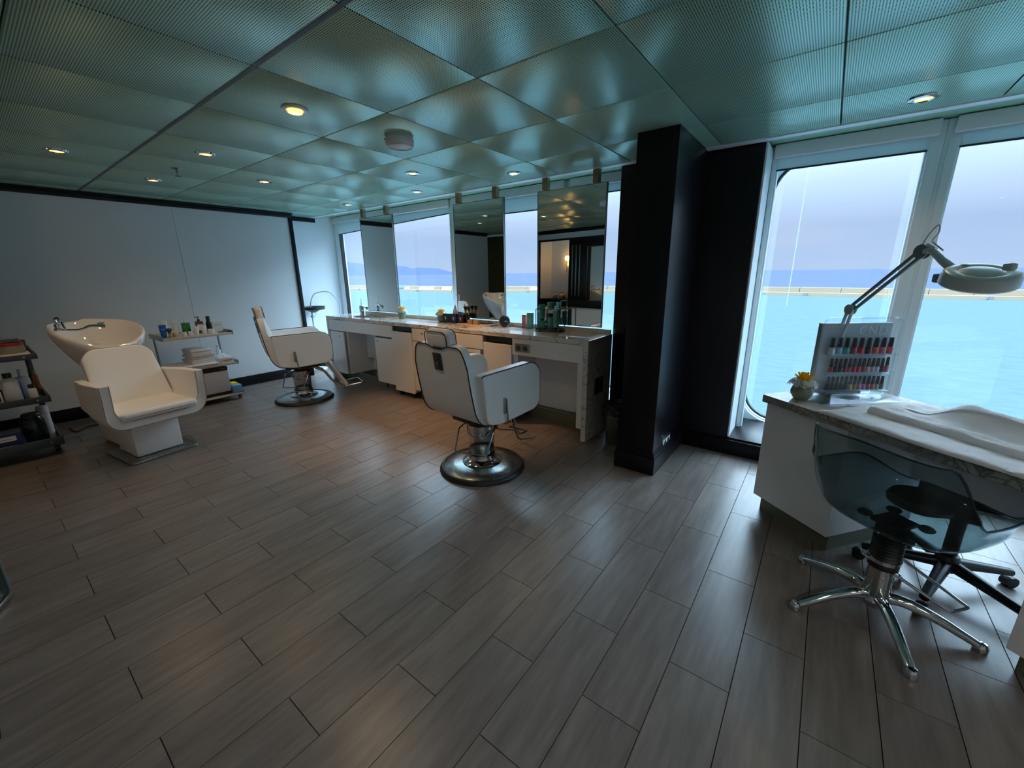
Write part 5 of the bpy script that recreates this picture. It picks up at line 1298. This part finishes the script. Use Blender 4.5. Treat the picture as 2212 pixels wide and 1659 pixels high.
# ============================================================ WASTE BIN between worktop and pillar
q = at(1330, 955, 0)
wbn = thing('waste_bin', 'slim steel waste bin with black liner between worktop and pillar', 'bin', (-1.24, 3.08, 0))
B().lathe([(0, 0), (.085, 0), (.088, .006), (.10, .30), (.102, .305)], n=32).go('body', 'steel', wbn)
random.seed(2)
lb_ = B(); rows = []
for j in range(5): rows.append([((.104+.008*math.sin(i*1.7+j)+(.012 if j == 2 else 0))*math.cos(2*PI*i/30), (.104+.008*math.sin(i*1.7+j))*math.sin(2*PI*i/30), .262+j*.022+random.uniform(-.004, .004)) for i in range(30)])
rows.append([(.06*math.cos(2*PI*i/30), .06*math.sin(2*PI*i/30), .33) for i in range(30)])
lb_.grid(rows, closeu=True); lb_.go('liner', 'black', wbn)
# pillar socket
q = atx(1437, 952, -.81)
sk3 = thing('pillar_socket', 'pale double socket low on the black pillar side', 'socket', (-.81, q.y, q.z))
B().bx(-.002, .010, -.078, .078, -.04, .04, .003).go('plate', 'paper', sk3)
for s_ in (-.037, .037):
    B().cyl((.0095, s_, 0), (.0112, s_, 0), .022, n=20).go('outlet', 'dark', sk3)
B().bx(-.002, .018, -.08, .08, .040, .046, .002).go('cover_lip', 'steel', sk3)

# ============================================================ HAIR PROCESSOR STAND in the corner
q = aty(676, 690, 3.12)
hs_ = thing('colour_stand', 'white stand with dark bowl tray and large bent tube, in the corner by window', 'stand', (q.x, q.y, 0))
B().lathe([(0, 0), (.018, 0)], n=8).lathe([(0, .02), (.105, .018), (.112, .008), (.112, 0), (0, 0)], n=32).go('base', 'lampw', hs_)
B().cyl((0, 0, .02), (0, 0, .90), .014, n=16).go('pole', 'lampw', hs_)
B().lathe([(0, .86), (.03, .862), (.09, .895), (.155, .905), (.164, .94), (.168, .945), (.164, .948), (.15, .918), (.09, .912), (.0, .90)], n=40, c=(.05, 0, 0)).go('bowl_tray', 'dark', hs_)
a3 = aty(671, 665, 3.12)
c_ = Vector((q.x, q.y, 0))
pth = [Vector((a3.x-c_.x, 0, .92)), aty(671.5, 652, 3.12)-c_, aty(677, 637, 3.14)-c_, aty(688, 631.5, 3.18)-c_, aty(706, 630, 3.26)-c_, aty(718, 636, 3.32)-c_, aty(730, 650, 3.38)-c_, aty(734, 662, 3.40)-c_, aty(734.5, 682, 3.41)-c_]
B().tube(smooth_path(pth, 5), .007, 10).go('bent_tube', 'lampw', hs_)
B().tube(smooth_path([Vector((.01, -.01, .80)), Vector((.06, -.01, .80)), Vector((.12, -.01, .84)), Vector((.16, -.01, .90))], 5), .003, 6).go('cable', 'lampd', hs_)
B().cyl((.0, -.016, .80), (.0, -.024, .80), .010, n=12).go('knob', 'black', hs_)

# ============================================================ THINGS ON THE MARBLE WORKTOP
q = at(782.5, 681, CT)
fc = thing('faucet', 'square chrome faucet with thin upright lever beside the oval sink', 'faucet', (q.x, q.y, CT), 0)
B().bx(-.021, .021, -.021, .021, 0, .125, .004).go('body', 'chrome', fc)
B().box((.065, .0, .118), (.13, .036, .018), .005, rot=Matrix.Rotation(.22, 4, 'Y')).cyl((.122, 0, .095), (.127, 0, .083), .012, n=16).go('spout', 'chrome', fc)
B().cyl((-.002, 0, .125), (.010, 0, .215), .004, n=10).go('lever', 'chrome', fc)
# tissue boxes
M['emblem'] = mat('silver emblem print', (190, 196, 200), .4)
def tissue(label, px, py, m, wd, h, tissue_=False, rz=0):
    q = ctp(px, py, 3.275); t_ = thing('tissue_box', label, 'box', (q.x, q.y, CT), rz, None)
    B().bx(-wd/2, wd/2, -wd/2, wd/2, 0, h, .002, seg=1).go('carton', m, t_, smooth=False)
    B().prism([(-.012, h*.72), (-.003, h*.60), (0, h*.75), (.003, h*.60), (.012, h*.72), (.009, h*.42), (.004, h*.35), (.003, h*.25), (-.003, h*.25), (-.004, h*.35), (-.009, h*.42)], lambda a, c, d: (a, d, c), -wd/2-.0008, -wd/2-.0002).go('emblem', 'emblem', t_, smooth=False)
    if tissue_:
        rows = [[(.035*math.cos(2*PI*i/14)*(1-j/6)**.7*(1+.15*math.sin(i*2)), .008*math.sin(2*PI*i/14), h+j*.016) for i in range(14)] for j in range(7)]
        b_ = B(); b_.grid(rows, closeu=True); b_.go('tissue', 'paper', t_)
    return t_
tissue('black green tissue box with silver emblem and raised white tissue', 968, 692, 'blackgreen', .088, .098, False, .12)
t2_ = tissue('bright navy tissue box with silver emblem, in the middle of the row', 984.5, 694, 'navy', .082, .098, True, .12)
tissue('darker navy tissue box with emblem, at the right of the row', 999.5, 695, 'navy2', .080, .100, False, .12)
q = ctp(1010, 694.5, 3.295)
cp = thing('brush_cup', 'black cup holding two makeup brushes in front of the middle mirror', 'cup', (q.x, q.y, CT))
B().lathe([(0, 0), (.026, 0), (.028, .004), (.030, .085), (.027, .085), (.025, .01), (0, .01)], n=24).go('cup', 'black', cp)
for k, (dx_, px) in enumerate(((-.012, 'left'), (.014, 'right'))):
    t_ = thing('makeup_brush', 'black powder brush with gold ferrule, the %s one in the black cup' % px, 'brush', (q.x+dx_, q.y-.004*k, CT+.012))
    B().cyl((0, 0, 0), (dx_*.6, 0, .085), .005, .006, n=10).go('handle', 'black', t_)
    B().cyl((dx_*.6, 0, .085), (dx_*.9, 0, .125), .0075, .0095, n=14).go('ferrule', 'brass', t_)
    B().lathe([(0, 0), (.0095, 0), (.016, .018), (.0225, .036), (.021, .044), (.012, .050), (0, .052)], c=(dx_*.9, 0, .124), n=18).go('bristles', 'rubber', t_)
q1 = ctp(1017, 694, 3.245); box_item('small cream carton under the middle mirror, the left of two', (q1.x, q1.y, CT), .058, .05, .05, 'kraft', .15, prints=False)
q2 = ctp(1031, 695, 3.235); box_item('small cream carton under the middle mirror, the right of two', (q2.x, q2.y, CT), .060, .07, .052, 'kraft', .15, prints=False)
qa, qb, qc = at(978, 698.5, CT), at(1052, 708, CT), at(1072, 702, CT)
ct_ = (qa+qb)/2+Vector((.02, .05, 0)); an_ = math.atan2((qb-qa).y, (qb-qa).x)
t_ = thing('magazine', 'pale pink cover magazine lying flat under the other papers on the worktop', 'magazine', (ct_.x, ct_.y, CT+.0005), an_)
B().bx(-.22, .20, -.065, .065, 0, .005, .001, seg=1).go('cover', 'board', t_, smooth=False); B().bx(-.218, .203, -.063, .063, .001, .004).go('pages', 'paper', t_, smooth=False)
t_ = thing('open_magazine', 'white magazine with dark blue cover picture near the round clock', 'magazine', (at(1052, 702, CT).x, at(1052, 702, CT).y, CT+.0062), an_+.08)
B().bx(-.11, .11, -.07, .07, 0, .007, .001, seg=1).go('pages', 'paper', t_, smooth=False); B().bx(-.10, .06, -.06, .065, .0071, .0078).go('picture', 'navy', t_, smooth=False); B().bx(-.04, .03, -.03, .02, .0079, .0083).go('headline', 'blue', t_, smooth=False)
t_ = thing('leaflet_pile', 'small pile of green and white leaflets on the pink magazine', 'leaflets', (at(1022, 696, CT).x, at(1022, 696, CT).y, CT+.006), .2)
for k in range(3): B().box((.004*k, .003*k, .003+.004*k), (.13, .06, .0035), .001, rot=.12*k).go('leaflet', ('paper', 'tealb', 'paper')[k], t_, smooth=False)
q = ctp(1049, 696, 3.27); t_ = thing('phone', 'flat black rectangular case lying behind the magazines', 'case', (q.x, q.y, CT), -.1); B().bx(-.08, .08, -.03, .03, 0, .011, .003).go('case', 'black', t_)
# clock
q = at(1090, 706, CT); t_ = thing('table_clock', 'round clock with black dial standing on the worktop right of the magazines', 'clock', (q.x, q.y, CT), math.radians(38))
B().lathe([(0, .024), (.052, .024), (.057, .018), (.058, -.018), (.054, -.024), (0, -.024)], c=(0, 0, .0585), n=40, rot=Matrix.Rotation(PI/2, 4, 'X')).go('case', 'chrome', t_)
B().cyl((0, -.0245, .0585), (0, -.0255, .0585), .053, n=40).go('dial', 'black', t_)
for k in range(12):
    a = k*PI/6; B().box((math.cos(a)*.044, -.0262, .0585+math.sin(a)*.044), (.007, .0006, .002), rot=Matrix.Rotation(-a, 4, 'Y')).go('hour_mark', 'paper', t_, smooth=False)
for ln_, a in ((.026, .35), (.036, -.25)): B().box((math.cos(a)*ln_/2, -.0268, .0585+math.sin(a)*ln_/2), (ln_, .0006, .0025), rot=Matrix.Rotation(-a, 4, 'Y')).go('hand', 'paper', t_, smooth=False)
# product boxes and wire rack
q = at(1133, 708.5, CT); box_item('dusty pink tall carton left of the wire product rack', (q.x, q.y, CT), .040, .034, .132, 'pinkb', .1, pm='paper')
q = at(1145.5, 710, CT); box_item('pale teal tall carton between pink carton and wire rack', (q.x, q.y, CT), .052, .042, .155, 'tealb', .1)
r0, r1, r2 = at(1157.5, 716, CT), at(1206, 719, CT), at(1220, 715, CT)
wr_ = thing('wire_rack', 'square chrome wire display rack reading NEW, full of teal hair products', 'display rack', (r0.x, r0.y, CT), math.atan2((r1-r0).y, (r1-r0).x))
WW, WD, WH = (r1-r0).length, .15, .205
fr_ = B(); t0 = .0028
for x in (0, WW):
    for y in (0, WD): fr_.bx(x-t0, x+t0, y-t0, y+t0, 0, WH)
for z in (.003, .022, WH):
    for y in (0, WD): fr_.bx(0, WW, y-t0, y+t0, z-t0, z+t0)
    for x in (0, WW): fr_.bx(x-t0, x+t0, 0, WD, z-t0, z+t0)
fr_.go('frame', 'darksteel', wr_, smooth=False)
B().bx(0, WW, 0, WD, .019, .0215).go('floor_plate', 'steel', wr_, smooth=False); B().bx(.0, WW, 0, WD, WH+.002, WH+.005).go('glass_top', 'clear', wr_, smooth=False)
text_mesh('NEW', .042, .0008, 'black', wr_, 'lettering', Matrix.Translation((.052, -.006, .022)) @ Matrix.Rotation(PI/2, 4, 'X'), .0006)
def inr(x, y, z=.0218): return Matrix.Translation((r0.x, r0.y, CT)) @ Matrix.Rotation(wr_.rotation_euler.z, 4, 'Z') @ Vector((x, y, z))
ra = wr_.rotation_euler.z
box_item('square teal carton inside the wire rack at the front left', inr(.047, .036), .075, .06, .078, 'teal', ra)
tube_item('dark teal tube standing on the teal carton at the left of the wire rack', inr(.045, .040, .1003), .150, .062, 'teal', 'black', ra)
bottle_item('grey green bottle with black cap inside the wire rack', inr(.125, .045), .026, .115, 'tealb', 'black', .030, .024, rz=ra)
tube_item('pale green tube at the front right inside the wire rack', inr(.178, .035), .172, .050, 'tealb', 'black', ra)
tube_item('darker green tube at the back right inside the wire rack', inr(.165, .105), .150, .050, 'teal', 'black', ra)
bottle_item('dark bottle with black cap at the back inside the wire rack', inr(.075, .112), .022, .10, 'dark', 'black', .035, .020, rz=ra)
jar_item('teal jar with silver lid standing on top of the wire rack', inr(.125, .06, WH+.0055), .032, .055, 'teal', 'teal')
# bottles on the far shelf behind the wash basin, seen in the middle mirror
for k, (dx_, m_, h_, lab) in enumerate(((-.10, 'red', .13, 'red pump bottle on the top tier of the dark cart, seen in the middle mirror'), (.02, 'ltblue', .13, 'light blue pump bottle on the top tier of the dark cart'), (.14, 'tealb', .11, 'teal pump bottle on the top tier of the dark cart'))):
    bottle_item(lab, (-5.15+dx_, -.12, Z1), .032, h_, m_, 'white', .02, .012, pump=True, rz=PI/2)
# curtain with rail
cu = thing('curtain', 'olive pleated curtain hanging opposite the mirrors', 'curtain', (-5.90, -.30, 0))
rows = []
for z in (2.12, 1.4, .7, .06):
    rows.append([(.012*i*.62, .022*math.sin(i*.9)+.008*math.sin(i*.37+z), z) for i in range(116)])
cb_ = B(); cb_.grid(rows); co_ = cb_.go('cloth', 'curtain', cu, sharp=80)
md_ = co_.modifiers.new('thick', 'SOLIDIFY'); md_.thickness = .004
B().bx(-.02, .90, -.02, .02, 2.13, 2.165, .003).go('rail', 'white', cu)
for k in range(8): B().cyl((.05+k*.11, 0, 2.115), (.05+k*.11, 0, 2.135), .004, n=8).go('glider', 'black', cu)
# wall sconce opposite the mirrors
sc_ = thing('wall_sconce', 'glowing amber wall sconce in a thin dark frame, opposite the mirrors', 'wall lamp', tuple(Vector((A0.x, A0.y, 0))+Matrix.Rotation(ang, 3, 'Z') @ Vector((.66, -.335, 1.62))), ang)
M['amberglass'] = mat('glowing amber shade', (255, 170, 40), .3, emit=(1.0, .42, .04), emit_s=1.6)
B().bx(-.035, .035, 0, .05, -.10, .10, .006).go('shade', 'amberglass', sc_)
fr2 = B()
for x in (-.04, .04): fr2.bx(x-.003, x+.003, .05, .058, -.22, .13)
fr2.bx(-.055, .055, .05, .058, .115, .121).bx(-.04, .04, .05, .058, -.222, -.216).go('frame', 'darksteel', sc_, smooth=False)
ld = bpy.data.lights.new('sconce_glow', 'POINT'); ld.energy = .8; ld.color = (1, .55, .2); ld.shadow_soft_size = .05
lo3 = bpy.data.objects.new('sconce_glow', ld); COL.objects.link(lo3); lo3.parent = sc_; lo3.location = (0, .09, .05)
